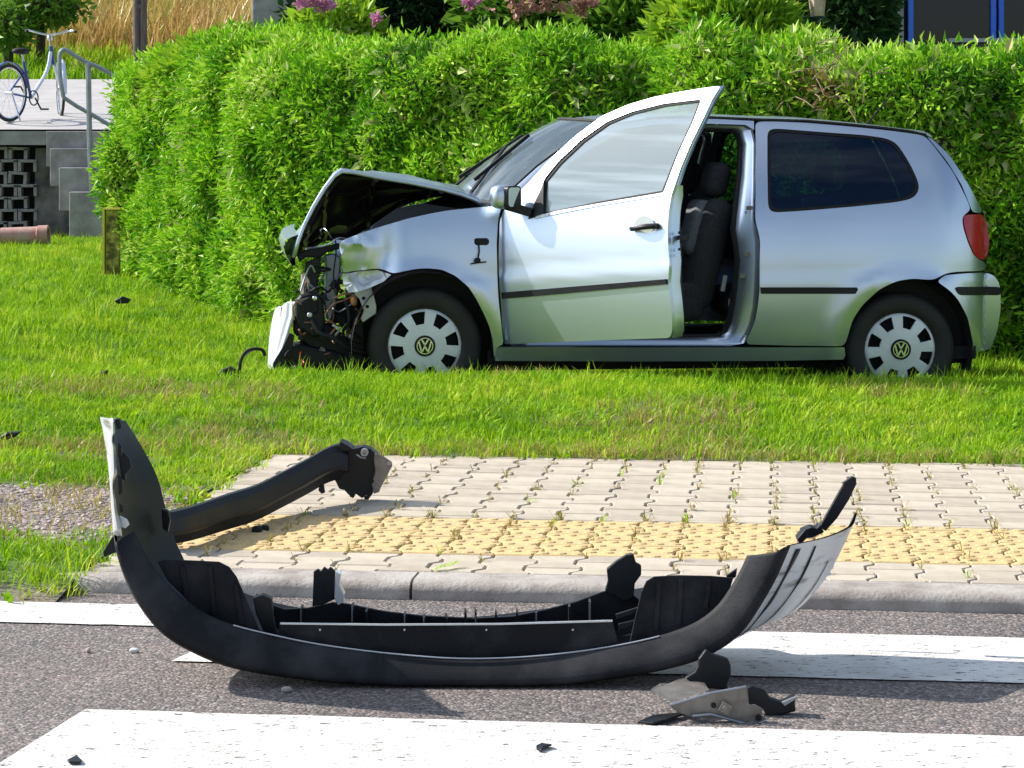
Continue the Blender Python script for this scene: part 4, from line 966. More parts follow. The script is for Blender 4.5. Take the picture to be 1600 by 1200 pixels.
nst=len(cols[0])
def rows_of(j0,j1,i0,i1,q=4):
    out=[]
    for i in range(i0,i1):
        line=crom([cols[j][i] for j in range(6)],q); out.append([Vector(p) for p in line[j0*q:j1*q+1]])
    return out
M['bump_paint']=mat('bumper_silver_paint',(.66,.67,.68),.38,.35,(.55,.56,.58),4,5,coat=.5)
M['scratched']=mat('scratched_bumper_paint',(.62,.63,.64),.42,.3,(.12,.11,.10),3.5,9,ramp=(.54,.72),stretch=(1.2,1.5,9),rot=-52,bump=.1)
i0=4*K+1
v,f=loft(rows_of(0,2,i0,nst)); lv=mesh('lower_valance',v,f,[M['plastic_grain']],bum,auto=60); solid(lv,.005,off=0)
v,f=loft(rows_of(2,5,0,nst)); pc=mesh('painted_cover',v,f,[M['scratched'],M['plastic']],bum,auto=60,recalc=True)
# inside skin
rr_=rows_of(2,5,0,nst); c0=Vector((cols[0][12*K])); 
inn=[]
for row in rr_:
    m_=row[len(row)//2]; inn.append([p+(Vector((bz.x,p.y,.45))-p).normalized()*.007 for p in row])
v,f=loft(inn); mesh('inner_skin',v,f,M['plastic'],bum,auto=60)
v,f=loft([[r_[-1] for r_ in rr_],[r_[-1] for r_ in inn]]); mesh('rim',v,f,M['plastic'],bum)
def stb(i): return rows_of(2,5,i,i+1)[0]
# pale line along the lip
lip=[Vector(cols[0][i])+Vector((0,-.004,.001)) for i in range(int(8.2*K),int(15.3*K))]
MB().tube(lip,.0018,6).build('lip_edge',M['white_paint_plastic'],bum)
# sunlit painted edge at the left wing, with notches
r=random.Random(4)
a=[(174,653),(173,690),(173,740),(174,790),(177,836)]; b=[(179,655),(182,690),(183,740),(185,790),(191,838)]
ed=[]
for t in range(21):
    q=t/20*4; k=min(3,int(q)); w=q-k; L1=[a[k][e]+(a[k+1][e]-a[k][e])*w for e in(0,1)]; R1=[b[k][e]+(b[k+1][e]-b[k][e])*w for e in(0,1)]
    nt_=(0,0,.1,.15,.55,.6,.15,.1,.05,0,0,.5,.6,.55,.35,.3,.25,.1,0,0,0)[t]
    R1=[R1[0]+(L1[0]-R1[0])*nt_,R1[1]]; ed.append([P(*L1,5.462),P((L1[0]+R1[0])/2,(L1[1]+R1[1])/2,5.455),P(*R1,5.475)])
v,f=loft(ed); o=mesh('broken_edge',v,f,M['bump_paint'],bum,auto=30); solid(o,.004)
def bp_(name,pts,Y,th,material=None,b=.002,parent=None):
    front=[P(p[0],p[1],p[2] if len(p)>2 else Y) for p in pts]; o=MB().prism(front,(0,th,0)).build(name,material or M['plastic'],bum,smooth=False,parent=parent)
    if b: bevel(o,b,2)
    return o
bp_('mounting_tab',[(179,655),(186,654),(190,668),(184,672),(181,664)],5.48,.02)
bp_('mounting_tab',[(186,700),(202,716),(206,730),(196,742),(196,752),(190,748),(186,720)],5.49,.01)
bp_('mounting_tab',[(186,806),(198,812),(202,820),(196,826),(187,824)],5.49,.01,M['bump_paint'])
bp_('mounting_tab',[(184,690),(190,698),(190,712),(184,716)],5.465,.01)
bp_('mounting_tab',[(184,742),(191,750),(192,770),(185,774)],5.465,.01)
bp_('mounting_tab',[(186,786),(192,790),(193,800),(187,802)],5.465,.01)
bp_('mounting_tab',[(252,795),(262,798),(266,812),(262,832),(254,826)],5.85,.02)
# wheel arch flaps left and right, grooved
def grooved(name,pts,Y,dirs):
    o=bp_(name,pts,Y,.006,M['plastic_grain'])
    for (x0,y0,x1,y1) in dirs: MB().bar(P(x0,y0,Y-.003),P(x1,y1,Y-.003),.010,.008,up=Vector((0,1,0))).build('stiffening_rib',M['plastic_grain'],bum,parent=o)
    return o
grooved('wheel_arch_flap',[(246,878),(258,874),(300,876),(342,878),(358,886),(370,902),(384,935),(400,972),(408,992),(380,986),(345,972),(300,946),(262,908)],5.56,[(285,884,292,930),(328,884,335,960),(368,912,378,975)])
grooved('wheel_arch_flap',[(984,1004),(990,975),(1002,925),(1010,908),(1022,901),(1060,899),(1110,900),(1146,903),(1138,930),(1118,952),(1088,974),(1040,991)],5.56,[(1030,908,1024,985),(1064,906,1060,975),(1108,906,1102,950)])
bp_('torn_corner',[(1134,900),(1152,888),(1150,902),(1140,906)],5.6,.01)
# air dam plate in the middle
dam=bp_('air_dam_plate',[(437,976),(440,973),(600,975),(780,974),(950,969),(957,971),(966,1004),(940,1014),(850,1025),(740,1030),(640,1026),(520,1012),(433,996)],5.525,.008,M['plastic_grain'])
MB().bar(P(438,974,5.52),P(600,976,5.52),.004,.004).bar(P(600,976,5.52),P(780,975,5.52),.004,.004).bar(P(780,975,5.52),P(957,970,5.52),.004,.004).build('plate_edge',M['bump_paint'],bum,parent=dam)
for x in(500,632,760,895): MB().lathe(P(x,984,5.525),(0,-1,0),[(0,.003),(.003,.002),(.003,0)],8).build('clip',M['bump_paint'],bum,parent=dam)
for x in(480,600,760,800,890): MB()
# far inner wall with ribs
fw=[(400,928),(420,944),(445,952),(480,950),(520,941),(545,944),(600,955),(660,962),(740,966),(800,963),(850,953),(900,940),(940,925),(975,918),(1000,938),(1002,975),(955,985),(740,990),(437,985),(410,975)]
bp_('inner_wall',fw,5.80,.010)
for x,y in((470,953),(550,950),(572,958),(632,964),(662,968),(697,970),(727,962),(743,962),(775,964),(808,962),(838,960),(890,950),(922,943)):
    bp_('stiffening_rib',[(x-1.6,y-8 if x in(697,727,743,775,808) else y-2),(x+1.6,y-2),(x+1.6,978),(x-1.6,978)],5.74,.05,b=0)
    bp_('rib_edge',[(x-.9,y),(x+.9,y),(x+.9,976),(x-.9,976)],5.735,.003,M['zinc'],b=0) if x in (470,550,632,662,743,838,922) else None
# scraped grooves where the black valance meets the paint on the right wing
for (j0,w_,m_) in((1,.9,M['plastic']),(3,.5,M['plastic_grain']),(6,.35,M['plastic'])):
    rib=[]
    for i in range(int(16.6*K) if j0<6 else int(17.8*K),nst-(1 if j0<6 else 3)):
        row=rr_[i]; a=row[j0]; b=row[j0+1]; c=a.lerp(b,w_*.7*(.75+.25*math.sin(i*.9+j0))*(i-15*K)/(6*K)); o_=(b-a).cross(rr_[max(0,i-1)][j0]-a)
        o_.normalize(); o_=o_*(-.0025 if o_.y>0 else .0025); rib.append([a+o_,c+o_])
    v,f=loft(rib); solid(mesh('scraped_groove',v,f,m_,bum),.001)
# torn lower edge of the right wing
bp_('torn_edge',[(1298,878),(1306,872),(1302,888),(1296,892),(1300,898),(1288,902),(1280,914),(1268,914),(1262,924),(1248,930),(1262,914),(1280,898)],5.90,.006,M['bump_paint'],b=0)
# upright posts
bp_('mounting_post',[(490,893),(497,889),(501,893),(506,886),(512,890),(516,886),(524,893),(524,936),(505,945),(488,948),(489,920)],5.78,.012)
bp_('mounting_post',[(524,893),(532,897),(530,912),(538,930),(536,942),(528,946),(522,934)],5.77,.04,M['bump_paint'])
bp_('mounting_post',[(948,890),(962,878),(978,868),(990,866),(994,880),(1002,884),(1002,898),(992,912),(990,934),(975,940),(960,930),(945,925),(950,908)],5.78,.02)
bp_('mounting_post',[(395,935),(410,930),(424,936),(426,965),(433,994),(412,988),(400,960)],5.60,.03)
bp_('cross_bar',[(962,960),(1000,948),(1002,956),(964,968)],5.6,.01); bp_('cross_bar',[(966,975),(996,968),(996,976),(968,986)],5.58,.01)
# right tip: black arm and clamp
bp_('retaining_arm',[(1281,824),(1300,790),(1318,758),(1322,755),(1316,756),(1322,752),(1332,745),(1338,747),(1338,757),(1326,782),(1308,810),(1290,830)],5.9,.018,M['plastic'])
bp_('retaining_arm',[(1253,830),(1268,824),(1276,826),(1282,820),(1288,832),(1270,840),(1256,842)],5.8,.05)
bp_('mounting_post',[(1246,842),(1258,828),(1264,838),(1250,852)],5.7,.05)
# black foot under the left wing
bp_('torn_corner',[(178,834),(186,850),(186,862),(176,865),(162,870),(161,862)],5.56,.02)
# ---------------------------------------------------------------- bumper beam on the pavement
b0=P(560,778,7.9)
beam=Thing('bumper_beam','curved black beam with bolted end bracket, leaning behind the left end of the torn bumper','bumper beam',M=T(b0.x,b0.y,PZ))
ctl=[(262,826,50,7.0),(300,818,52,7.1),(350,802,54,7.3),(400,786,54,7.48),(440,766,54,7.65),(480,745,54,7.8),(510,728,54,7.9),(530,722,54,7.95),(545,725,50,7.97)]
rows=[]
for (x,y,h,Y) in crom(ctl,4):
    c=P(x,y,Y); hz=h/2*Y/FP; dd=.045
    rows.append([c+Vector((0,-dd*.9,hz*.62)),c+Vector((0,-dd*.2,hz*1.0)),c+Vector((0,dd,hz)),c+Vector((0,dd,-hz)),c+Vector((0,-dd*.1,-hz)),c+Vector((0,-dd*.35,-hz*.5)),c+Vector((0,-dd*1.2,-hz*.3)),c+Vector((0,-dd*1.25,-hz*.1))])
v,f=loft(rows,True); f+= [tuple(range(8))[::-1],tuple(len(rows)*8-8+i for i in range(8))]
bb=mesh('beam',v,f,M['plastic'],beam,auto=14)
def bq(name,pts,Y,th,material=None,b=.003,parent=None):
    o=MB().prism([P(p[0],p[1],p[2] if len(p)>2 else Y) for p in pts],(0,th,0)).build(name,material or M['plastic'],beam,smooth=False,parent=parent); bevel(o,b,2) if b else None; return o
bk=bq('end_bracket',[(528,694),(532,692),(550,702),(566,698),(580,702),(592,714),(590,735),(586,752),(582,772),(577,779),(572,773),(566,779),(556,772),(545,774),(538,766),(530,764),(524,752),(518,745),(514,730),(520,712)],7.95,.07)
bq('end_bracket',[(531,690),(545,697),(552,703),(540,706),(527,704)],7.93,.10)
ep=bq('end_plate',[(586,708),(600,714),(612,722),(613,728),(604,745),(596,760),(592,769),(584,772),(581,758),(586,735),(584,716)],7.93,.012,M['steel'])
for x,y,s in((608,724,.008),(583,740,.006),(582,752,.005)): MB().lathe(P(x,y,7.928),(0,-1,0),[(0,s),(.002,s),(.0022,0)],12).build('bolt_hole',M['concrete'] if x==608 else M['rubber'],beam,parent=ep)
rg=MB().lathe(P(570,706,7.94),(0,-1,0),[(0,.013),(.02,.013),(.02,.008),(.01,.008),(.01,0)],16).build('bolt',M['zinc'],beam,parent=bk)
MB().tube([P(557,710,7.93),P(564,715,7.93),P(572,716,7.93)],.003,6).build('weld_seam',M['zinc'],beam,parent=bk)
bq('bracket_tab',[(500,757),(506,757),(508,770),(502,772),(497,766)],7.8,.01)
bq('bracket_tab',[(545,768),(556,772),(552,779),(546,776)],7.86,.01); bq('bracket_tab',[(568,774),(578,776),(576,781),(569,780)],7.86,.01)
MB().add(*ell(P(402,829,7.36),.018,.015,.016,10,6)).add(*ell(P(414,826,7.39),.014,.012,.012,10,6)).build('rubber_buffer',M['rubber'],label='small black rubber buffer lying under the beam on the yellow pavers',cat='rubber buffer')
# ---------------------------------------------------------------- torn metal bracket at the right
m0=P(1140,1130,5.15)
brk=Thing('torn_bracket','bent grey and black metal bracket lying in front of the torn bumper','metal bracket',M=T(m0.x,m0.y,.004))
def bm_(name,pts,Y,th,material,b=.002):
    o=MB().prism([P(p[0],p[1],p[2] if len(p)>2 else Y) for p in pts],(0,th,0)).build(name,material,brk,smooth=False); bevel(o,b,2) if b else None; return o
sp=bm_('bracket_plate',[(1046,1102),(1070,1096),(1110,1084),(1150,1074),(1167,1074),(1168,1090),(1170,1102),(1180,1101),(1192,1108),(1190,1116),(1198,1124),(1190,1132),(1178,1135),(1150,1129),(1120,1122),(1096,1120),(1080,1120),(1060,1114)],5.15,.006,M['steel'])
MB().tube([P(1082,1119,5.14),P(1110,1116,5.14),P(1150,1127,5.14),P(1178,1134,5.14),P(1196,1126,5.14)],.003,6).tube([P(1046,1102,5.145),P(1110,1083,5.145),P(1166,1073,5.145)],.003,6).build('flange_edge',M['zinc'],brk,parent=sp)
for x,y,s in((1115,1102,.006),(1185,1121,.007)): MB().lathe(P(x,y,5.148),(0,-1,0),[(0,s),(.002,s),(.0022,0)],12).build('bolt_hole',M['rubber'],brk,parent=sp)
MB().box(P(1133,1106,5.14),(.022,.012,.022),Matrix.Rotation(R(30),4,'Y')).lathe(P(1133,1106,5.135),(0,-1,0),[(0,.007),(.006,.006),(.006,0)],6).build('bolt',M['steel'],brk,parent=sp)
bm_('plastic_fin',[(1092,1030),(1103,1015),(1112,1022),(1138,1030),(1142,1040),(1142,1055),(1136,1070),(1140,1080),(1125,1078),(1105,1076),(1080,1066),(1070,1060),(1086,1050),(1091,1040)],5.3,.02,M['plastic'],.004)
bm_('bent_sheet',[(1017,1078,5.22),(1032,1068,5.27),(1046,1068,5.3),(1060,1062,5.32),(1080,1058,5.34),(1100,1066,5.3),(1108,1078,5.22),(1080,1088,5.18),(1050,1098,5.15)],5.22,.004,M['steel'])
bm_('plastic_hook',[(1168,1074),(1175,1072),(1195,1078),(1204,1092),(1222,1098),(1240,1088),(1246,1090),(1242,1098),(1244,1112),(1215,1119),(1200,1124),(1192,1108),(1180,1101),(1170,1102)],5.2,.03,M['plastic'],.004)
bm_('metal_strip',[(1222,1098),(1246,1088),(1246,1091),(1226,1103)],5.19,.01,M['zinc'],0)
def debris(name,pts,Y,label,cat,material=None,th=.05,drop=.0):
    V_=[P(p[0],p[1],FP*(HC-drop)/(p[1]-YH)) for p in pts]; rr=random.Random(len(pts)*7+int(pts[0][0]))
    o=MB().prism([v+Vector((0,0,.004+rr.random()*.006)) for v in V_],(0,0,.005)).build(name,material or M['plastic'],smooth=False,label=label,cat=cat); bevel(o,.001,1); return o
debris('plastic_shard',[(996,1134),(1020,1124),(1060,1120),(1074,1121),(1040,1132),(1020,1137)],0,'flat dark plastic shard left of the metal bracket on the asphalt','plastic shard')
debris('plastic_shard',[(838,1173),(846,1169),(860,1170),(862,1173),(850,1176),(846,1180),(838,1178)],0,'tiny black plastic chip on the nearest white stripe','plastic chip')
debris('plastic_shard',[(105,1196),(112,1191),(120,1190),(128,1196),(126,1199),(108,1199)],0,'small black chip at the lower left edge of the nearest stripe','plastic chip')
for i,(x,y,l) in enumerate(((210,1020,'small whitish stone left of the torn bumper on the asphalt'),(448,1081,'small pale stone in the shadow under the torn bumper'),(138,1020,'tiny white stone on the asphalt below the edge line'))):
    q=P(x,y,FP*HC/(y-YH)); MB().add(*ell(q+Vector((0,0,.006)),.013 if i<2 else .006,.009,.007,10,6,2.2)).build('stone',M['bump_paint'] if i==0 else M['concrete'],label=l,cat='stone')
# loose bits on the lawn
def ground_z(p):
    v=p.dot(CV); u=p.dot(CU); return gz(u,v)
q=P(395,582,11.0)
hb=Thing('loose_hose','loose black hoop of hose sticking out of the grass before the smashed front','hose',M=T(q.x,q.y,ground_z(q)))
MB().tube(crom([tuple(P(a,b,11.1)) for a,b in((374,585),(376,565),(384,550),(397,545),(410,547),(414,556))],5),.008,8).build('hose',M['rubber'],hb)
MB().tube(crom([tuple(P(a,b,11.1)) for a,b in((378,560),(392,549),(404,546))],5),.004,8).build('metal_clip',M['zinc'],hb)
def tuft(pts,Y,label,name='plastic_fragment'):
    o=MB().prism([P(a,b,Y) for a,b in pts],(0,.04,0)).build(name,M['plastic'],smooth=False,label=label,cat='fragment'); bevel(o,.004,1); return o
tuft([(334,590),(345,578),(358,573),(368,577),(366,586),(350,592)],11.05,'black plastic fragment in the grass just left of the loose hose')
tuft([(138,590),(150,584),(168,578),(166,586),(150,592)],11.0,'thin black plastic fragment lying on the left lawn')
tuft([(0,682),(10,676),(32,675),(22,684),(4,690)],9.35,'dark plastic fragment on the lawn at the left edge')
tuft([(178,470),(190,463),(204,468),(200,474),(184,475)],15.6,'small dark fragment further back near the hedge end')
# ---------------------------------------------------------------- hedge
def leafset(name,cols,n_,rad,ls,cnt=4,aspect=.5,seed=100,trans=.3,nscale=1.2,dry=None,drycol=(.25,.16,.06)):
    m=leafmat(name,cols,trans,nscale,dry,drycol,attr=True,rough=.5); return srccol(name,[leaf_clump(name,m,n_,rad,ls,seed+i,aspect) for i in range(cnt)])
M['bark']=mat('dark_twigs',(.03,.028,.015),.95,0,(.05,.045,.02),12,5)
HPALE=leafmat('hedge_pale_leaf',[(.16,.30,.03),(.34,.48,.08),(.50,.55,.22),(.42,.30,.12)],.3,2,attr=True,rough=.5)
d1=P(1275,125,13.85); d2=P(1330,115,13.75)
HEDGE=leafset('hedge_leaf',[(.03,.11,.012),(.10,.30,.012),(.25,.52,.015),(.46,.66,.05),(.60,.70,.24)],44,.11,.047,6,.34,dry=[(*d1,.26),(*d2,.12)],drycol=(.30,.17,.07))
_lc=leaf_clump('hedge_leaf_pale',HPALE,14,.11,.075,177,.5); HEDGE.objects.link(_lc)
line=[(-3.25,19.3),(-2.35,17.3),(-1.45,15.7),(0,14.75),(1.6,14.1),(3.2,13.62),(5,13.1),(7.5,12.4)]
lc=[Vector((a,b,0)) for a,b in crom(line,12)]
holes=[(P(523,140,15.3),.30,.40),(P(762,150,14.7),.22,.32),(P(640,330,15.0),.2,.2),(P(1240,205,14.0),.25,.25),(P(1500,200,13.6),.22,.22),(P(230,210,17.6),.25,.2)]
def hedge_mesh(name,lc,th,ztop,label,coll,dens_=420,seed=2,holes=(),gfun=None,smin=.6,smax=1.5):
    o=Thing(name,label,'hedge',M=T(*lc[len(lc)//2]))
    rows=[];dv=[]; acc=0
    for i,c in enumerate(lc):
        tg=(lc[min(i+1,len(lc)-1)]-lc[max(0,i-1)]).normalized(); out=Vector((tg.y,-tg.x,0))   # towards the camera
        if i: acc+=(lc[i]-lc[i-1]).length
        g=ground_z(c); row=[]; zt=ztop+(.11*(1-sst(-2.6,-1.2,c.x))-.02*sst(-1,.6,c.x)-.07*sst(.6,1.8,c.x)+.01*sst(2.0,2.6,c.x))+.06*ns(acc*.9,1,seed)+.08*ns(acc*2.7,4,seed)+.08*ns(acc*7,4,seed)
        sec=[(0,g-.05)]+[(.05*math.sin(q_/12*3),g+.1+(zt-g-.25)*q_/12) for q_ in range(13)]+[(-.14,zt-.05),(-.32,zt),(-th*.5,zt+.02),(-th+.3,zt),(-th+.1,zt-.12),(-th,zt-.4),(-th,g+.9),(-th,g-.05)]
        if (i==0 or i==len(lc)-1): sec=[(-th*.5+(a+th*.5)*.75,b) for a,b in sec]
        for j,(a,z) in enumerate(sec):
            w=.12*ns(acc*1.3,z*1.6,seed)+.17*ns(acc*3.1,z*3.4,seed+3)+.08*ns(acc*6.5,z*6,seed+5)
            p=c+out*(a-.06); p.z=z; dd=1.
            if 1<j<len(sec)-1: p+=out*(w-.6*max(0,ns(acc*2.2,z*2.5,seed+9)-.18))+Vector((0,0,.6*w if 13<j<18 else 0))
            for hc,hr,hd in holes:
                q=(p-hc).length
                if q<hr*1.6: k=math.exp(-(q/hr)**2*1.4); p-=out*hd*k; dd*=1-.72*k
            vd=ns(acc*3.3,z*3.6,seed+21)+.5*ns(acc*7,z*7,seed+22); dd*=1-.8*sst(.22,.42,vd)
            row.append(p); dv.append(dd if 0<j<18 else .25)
        rows.append(row)
    v,f=loft(rows); m_=len(rows[0]); f+= [tuple(range(m_)),tuple(len(rows)*m_-m_+i for i in range(m_))]
    core=mesh('foliage',v,f,M['bark'],o,auto=80); setattr_(core,dv); scatter(core,coll,dens_,smin,smax,seed,align=True,real=True)
    tw=MB(); r=random.Random(seed)
    for c in lc[::3]:
        g=ground_z(c); q=c+Vector((r.uniform(-.1,.1),.5,g-.05)); tw.tube([q,q+Vector((r.uniform(-.1,.1),0,.7)),q+Vector((r.uniform(-.2,.2),0,1.4))],[.035,.025,.012],6)
    tw.build('stem',M['bark'],o)
    return o
hedge_mesh('hedge',lc,1.15,1.83,'long leafy green hedge behind the crashed car with a brown dead patch',HEDGE,430,2,holes)
# bare twigs in the dead patch
r=random.Random(9); tw=MB()
for i in range(40):
    c=(d1 if i<28 else d2)+Vector((r.uniform(-.28,.28),r.uniform(-.15,.1),r.uniform(-.22,.2))); dd=Vector((r.gauss(0,1),-.5,r.gauss(.3,.8))).normalized()*r.uniform(.08,.22)
    tw.tube([c,c+dd*.5+Vector((0,0,.01)),c+dd],[.004,.003,.0015],5)
M['twig']=mat('dead_twigs',(.32,.22,.15),.9,0,(.2,.12,.08),12,5)
o=tw.build('dead_twigs',M['twig'],kind='stuff'); o['label']='bare dead twigs showing in the brown patch of the hedge'
# ---------------------------------------------------------------- shrubs and trees beyond
def shrub(name,c,rx,ry,rz,coll,label,cat,dens_=120,seed=1,trunk=.5,amp=.22,smin=.8,smax=1.4,group=None):
    c=Vector(c); g=ground_z(c); o=Thing(name,label,cat,M=T(c.x,c.y,g),group=group)
    V_,F_=ell((0,0,0),1,1,1,26,16,2.0); VV=[]; dv=[]
    for v in V_:
        d=v.normalized(); k=1+amp*ns(d.x*2.1+seed,d.y*2.1,d.z*2.1)*1.6+amp*.6*ns(d.x*5+seed,d.y*5,d.z*5)
        VV.append(c+Vector((d.x*rx*k*.88,d.y*ry*k*.88,d.z*rz*k*.88))); dv.append(.55+.45*(ns(d.x*4,d.y*4+seed,d.z*4)>-.1))
    core=mesh('crown',VV,F_,M['bark'],o,auto=80); setattr_(core,dv); scatter(core,coll,dens_,smin,smax,seed,align=True,real=True)
    MB().tube([Vector((c.x,c.y,g-.1)),Vector((c.x+.05,c.y,g+(c.z-g)*.6)),Vector((c.x,c.y,c.z+rz*.3))],[.09*trunk*2,.07*trunk*2,.02],8).build('trunk',M['bark'],o)
    return o
DARK=leafset('dark_leaf',[(.012,.035,.012),(.02,.06,.016),(.035,.09,.02),(.06,.13,.03)],26,.16,.09,3,.45,200,.2)
YG=leafset('yellow_green_leaf',[(.10,.24,.012),(.22,.40,.02),(.36,.52,.03),(.50,.60,.08)],26,.13,.085,4,.4,300,.35)
MID=leafset('mid_leaf',[(.03,.09,.012),(.08,.20,.016),(.17,.32,.03),(.28,.42,.06)],26,.2,.11,3,.5,400,.3)
def SH(name,px,py,Y,wpx,hpx,coll,label,cat,**k):
    c=P(px,py,Y); s=Y/FP; return shrub(name,c,wpx/2*s,max(.5,wpx/2*s*.7),hpx/2*s,coll,label,cat,**k)
SH('shrub',670,25,18.5,420,170,DARK,'dark flowering shrub rising behind the middle of the hedge','shrub',seed=3,dens_=200)
SH('shrub',880,25,17.5,260,130,MID,'mid green shrub with reddish blooms beyond the hedge middle','shrub',seed=4,dens_=220)
SH('shrub',1130,62,15.6,210,130,YG,'bright yellow-green shrub standing above the hedge near the lantern','shrub',seed=5,dens_=330)
SH('shrub',1010,40,17,200,120,MID,'green shrub between the red-blooming one and the yellow-green one','shrub',seed=6,dens_=260)
SH('conifer',1322,10,19,88,230,DARK,'dark green conifer beside the lantern and the building','conifer',seed=7,dens_=260)
SH('shrub',530,62,17.5,110,80,YG,'small light green shrub at the hedge top right of the concrete pillar','shrub',seed=8,dens_=260)
SH('shrub',350,130,18.2,200,90,YG,'low light green shrub leaning over the hedge left of centre','shrub',seed=18,dens_=230)
M['pink']=leafmat('pink_petals',[(.45,.12,.28),(.6,.25,.42),(.4,.1,.2)],.3,3); M['rust']=leafmat('rusty_petals',[(.42,.22,.15),(.5,.28,.2),(.35,.15,.12)],.3,3)
def blooms(name,pts,m,label):
    b=MB(); r=random.Random(int(pts[0][0]))
    for (x,y,Y,n_,sp) in pts:
        for _ in range(n_):
            c=P(x+r.gauss(0,sp),y+r.gauss(0,sp*.4),Y)
            for k in range(5):
                d=Vector((r.gauss(0,1),r.gauss(0,1),r.gauss(0,1))).normalized(); s=d.orthogonal().normalized(); b.add([c,c+d*.03+s*.018,c+d*.055,c+d*.03-s*.018],[(0,1,2,3)])
    o=b.build(name,m,kind='stuff',recalc=False); o['label']=label
blooms('pink_blossom',[(495,4,17.0,26,12),(590,30,16.8,5,8),(735,2,17,8,12)],M['pink'],'pink blossom on the shrubs behind the hedge')
blooms('rust_blossom',[(850,3,16.2,34,30),(905,8,16.2,18,16)],M['rust'],'rusty pink blossom at the top behind the hedge')
tr=[(-16,62,2.6,DARK,'dark tree high on the hillside at the far left'),(-10.5,66,3,MID,'green tree on the hillside beside the dark one'),(-5.5,70,3.2,DARK,'dark tree on the hillside above the wooden post'),(-1,66,3.4,MID,'green tree on the hillside behind the concrete pillar'),(4,60,3.4,DARK,'dark hillside tree behind the middle shrubs'),(9,58,3.5,DARK,'dark hillside tree behind the lantern'),(15,60,4,MID,'green hillside tree behind the building'),(22,62,4,DARK,'dark hillside tree far to the right')]
BIG=leafset('tree_leaf',[(.015,.045,.012),(.035,.09,.018),(.07,.16,.03),(.13,.24,.05)],26,.5,.28,3,.5,500,.25)
for i,(x,y,rr,cl,lb) in enumerate(tr):
    g=ground_z(Vector((x,y,0))); shrub('tree',(x,y,g+rr*.95),rr*1.15,rr,rr,BIG,lb,'tree',dens_=9,seed=20+i,trunk=1.4,smin=.8,smax=1.5)
SH('bush',60,8,36.5,130,50,MID,'green bush at the top left beyond the bicycle','bush',seed=31,dens_=60)
SH('bush',10,40,35.8,60,40,MID,'smaller green bush at the left edge beyond the bicycle','bush',seed=32,dens_=60)
# ---------------------------------------------------------------- paved yard, wall, steps, railing, bicycle
yard_y0=25.62
ys_=[yard_y0,26,27,28,29,30,31,32,33,33.6]
def yz(Y): return 1.385+.10*max(0,Y-26)
rows=[[Vector((X,Y,yz(Y)+.02)) for Y in ys_] for X in(-16,-12,-8,-6,-4,-2,0)]
M['yard']=mat('pale_yard_concrete',(.40,.38,.37),.9,0,(.33,.31,.30),3,6,bump=.2)
v,f=loft(rows); mesh('yard',v,f,M['yard'],kind='structure')
M['wall']=mat('weathered_grey_stone',(.22,.20,.19),.9,0,(.08,.07,.065),4,8,bump=.6,bscale=20)
M['wallb']=mat('wall_block_concrete',(.36,.34,.34),.9,0,(.22,.20,.20),6,8,bump=.4)
wth=Thing('retaining_wall','grey retaining wall of openwork blocks below the bicycle','wall',M=T(-5.6,25.5,.2))
MB().box((-8.6,25.75,.72),(7.6,.2,1.2)).build('backing',M['dark'],wth,smooth=False)
MB().box((-8.55,25.58,1.31),(7.9,.42,.15)).build('coping',M['wallb'],wth,smooth=False)
bk_=bpy.data.meshes.new('block'); 
def blk():
    mb=MB(); 
    for sx in(-1,1): mb.box((sx*.085,0,0),(.035,.14,.12))
    mb.box((0,0,.055),(.205,.14,.03)); return mb
mbk=blk(); bk_.from_pydata([tuple(v) for v in mbk.V],[],mbk.F); bk_.materials.append(M['wallb'])
r=random.Random(8)
for row in range(7):
    for c in range(12):
        x=-6.9+c*.215+(.107 if row%2 else 0)
        if x>-5.28: continue
        o=bpy.data.objects.new('block',bk_); COL.objects.link(o); o.parent=wth.o; p=wth.inv@Vector((x,25.55+r.uniform(-.02,.02),.33+row*.135)); o.location=p; o.rotation_euler=(r.gauss(0,.02),r.gauss(0,.03),r.gauss(0,.03))
# rough stone part
rows=[]
for i in range(15):
    x=-5.22+i*.05; rows.append([Vector((x,25.60-.06*(1-zz/1.25)*2-.05*ns(x*5,zz*5)-.03*ns(x*14,zz*14),.12+zz)) for zz in [k*.09 for k in range(13)]])
v,f=loft(rows); mesh('rough_stone_face',v,f,M['wall'],wth,auto=60)
stp=Thing('steps','short flight of grey concrete steps beside the retaining wall','steps',M=T(-4.6,25.2,.2))
for i,(px0,px1,y0,y1,dy) in enumerate(((72,165,205,232,0),(78,165,232,262,-.22),(92,168,262,300,-.44),(108,170,300,350,-.66))):
    Y=25.35+dy; a=P(px0,y0,Y); b=P(px1,y1,Y); o=MB().box(((a.x+b.x)/2,Y+.3,(a.z+b.z)/2-.1),(b.x-a.x,.6,a.z-b.z+.2)).build('step',M['wallb'],stp,smooth=False); bevel(o,.01,2)
# rounded front kerb of the yard
rail=Thing('handrail','galvanised tubular handrail beside the steps','railing',M=T(*P(145,330,24.9)))
RY=24.9
MB().tube(crom([tuple(P(a,b,RY)) for a,b in((99,152),(94,120),(93,90),(96,80),(104,79),(130,95),(160,108),(178,120))],5),.024,8).build('top_rail',M['zinc'],rail)
MB().tube([P(99,152,RY),P(120,166,RY),P(142,178,RY),P(172,196,RY)],.022,8).build('lower_rail',M['zinc'],rail)
MB().tube([P(138,98,RY),P(139,180,RY),P(144,330,RY)],.03,8).build('post',M['zinc'],rail)
pp=Thing('clay_pipe','short piece of reddish clay pipe lying on the lawn by the wall','pipe',M=T(*P(40,384,23.5)))
a=P(2,370,23.2); b=P(60,368,23.2); ax_=(b-a).normalized()
M['clay']=mat('clay_pipe',(.38,.17,.14),.8,0,(.42,.30,.26),8,6,bump=.2)
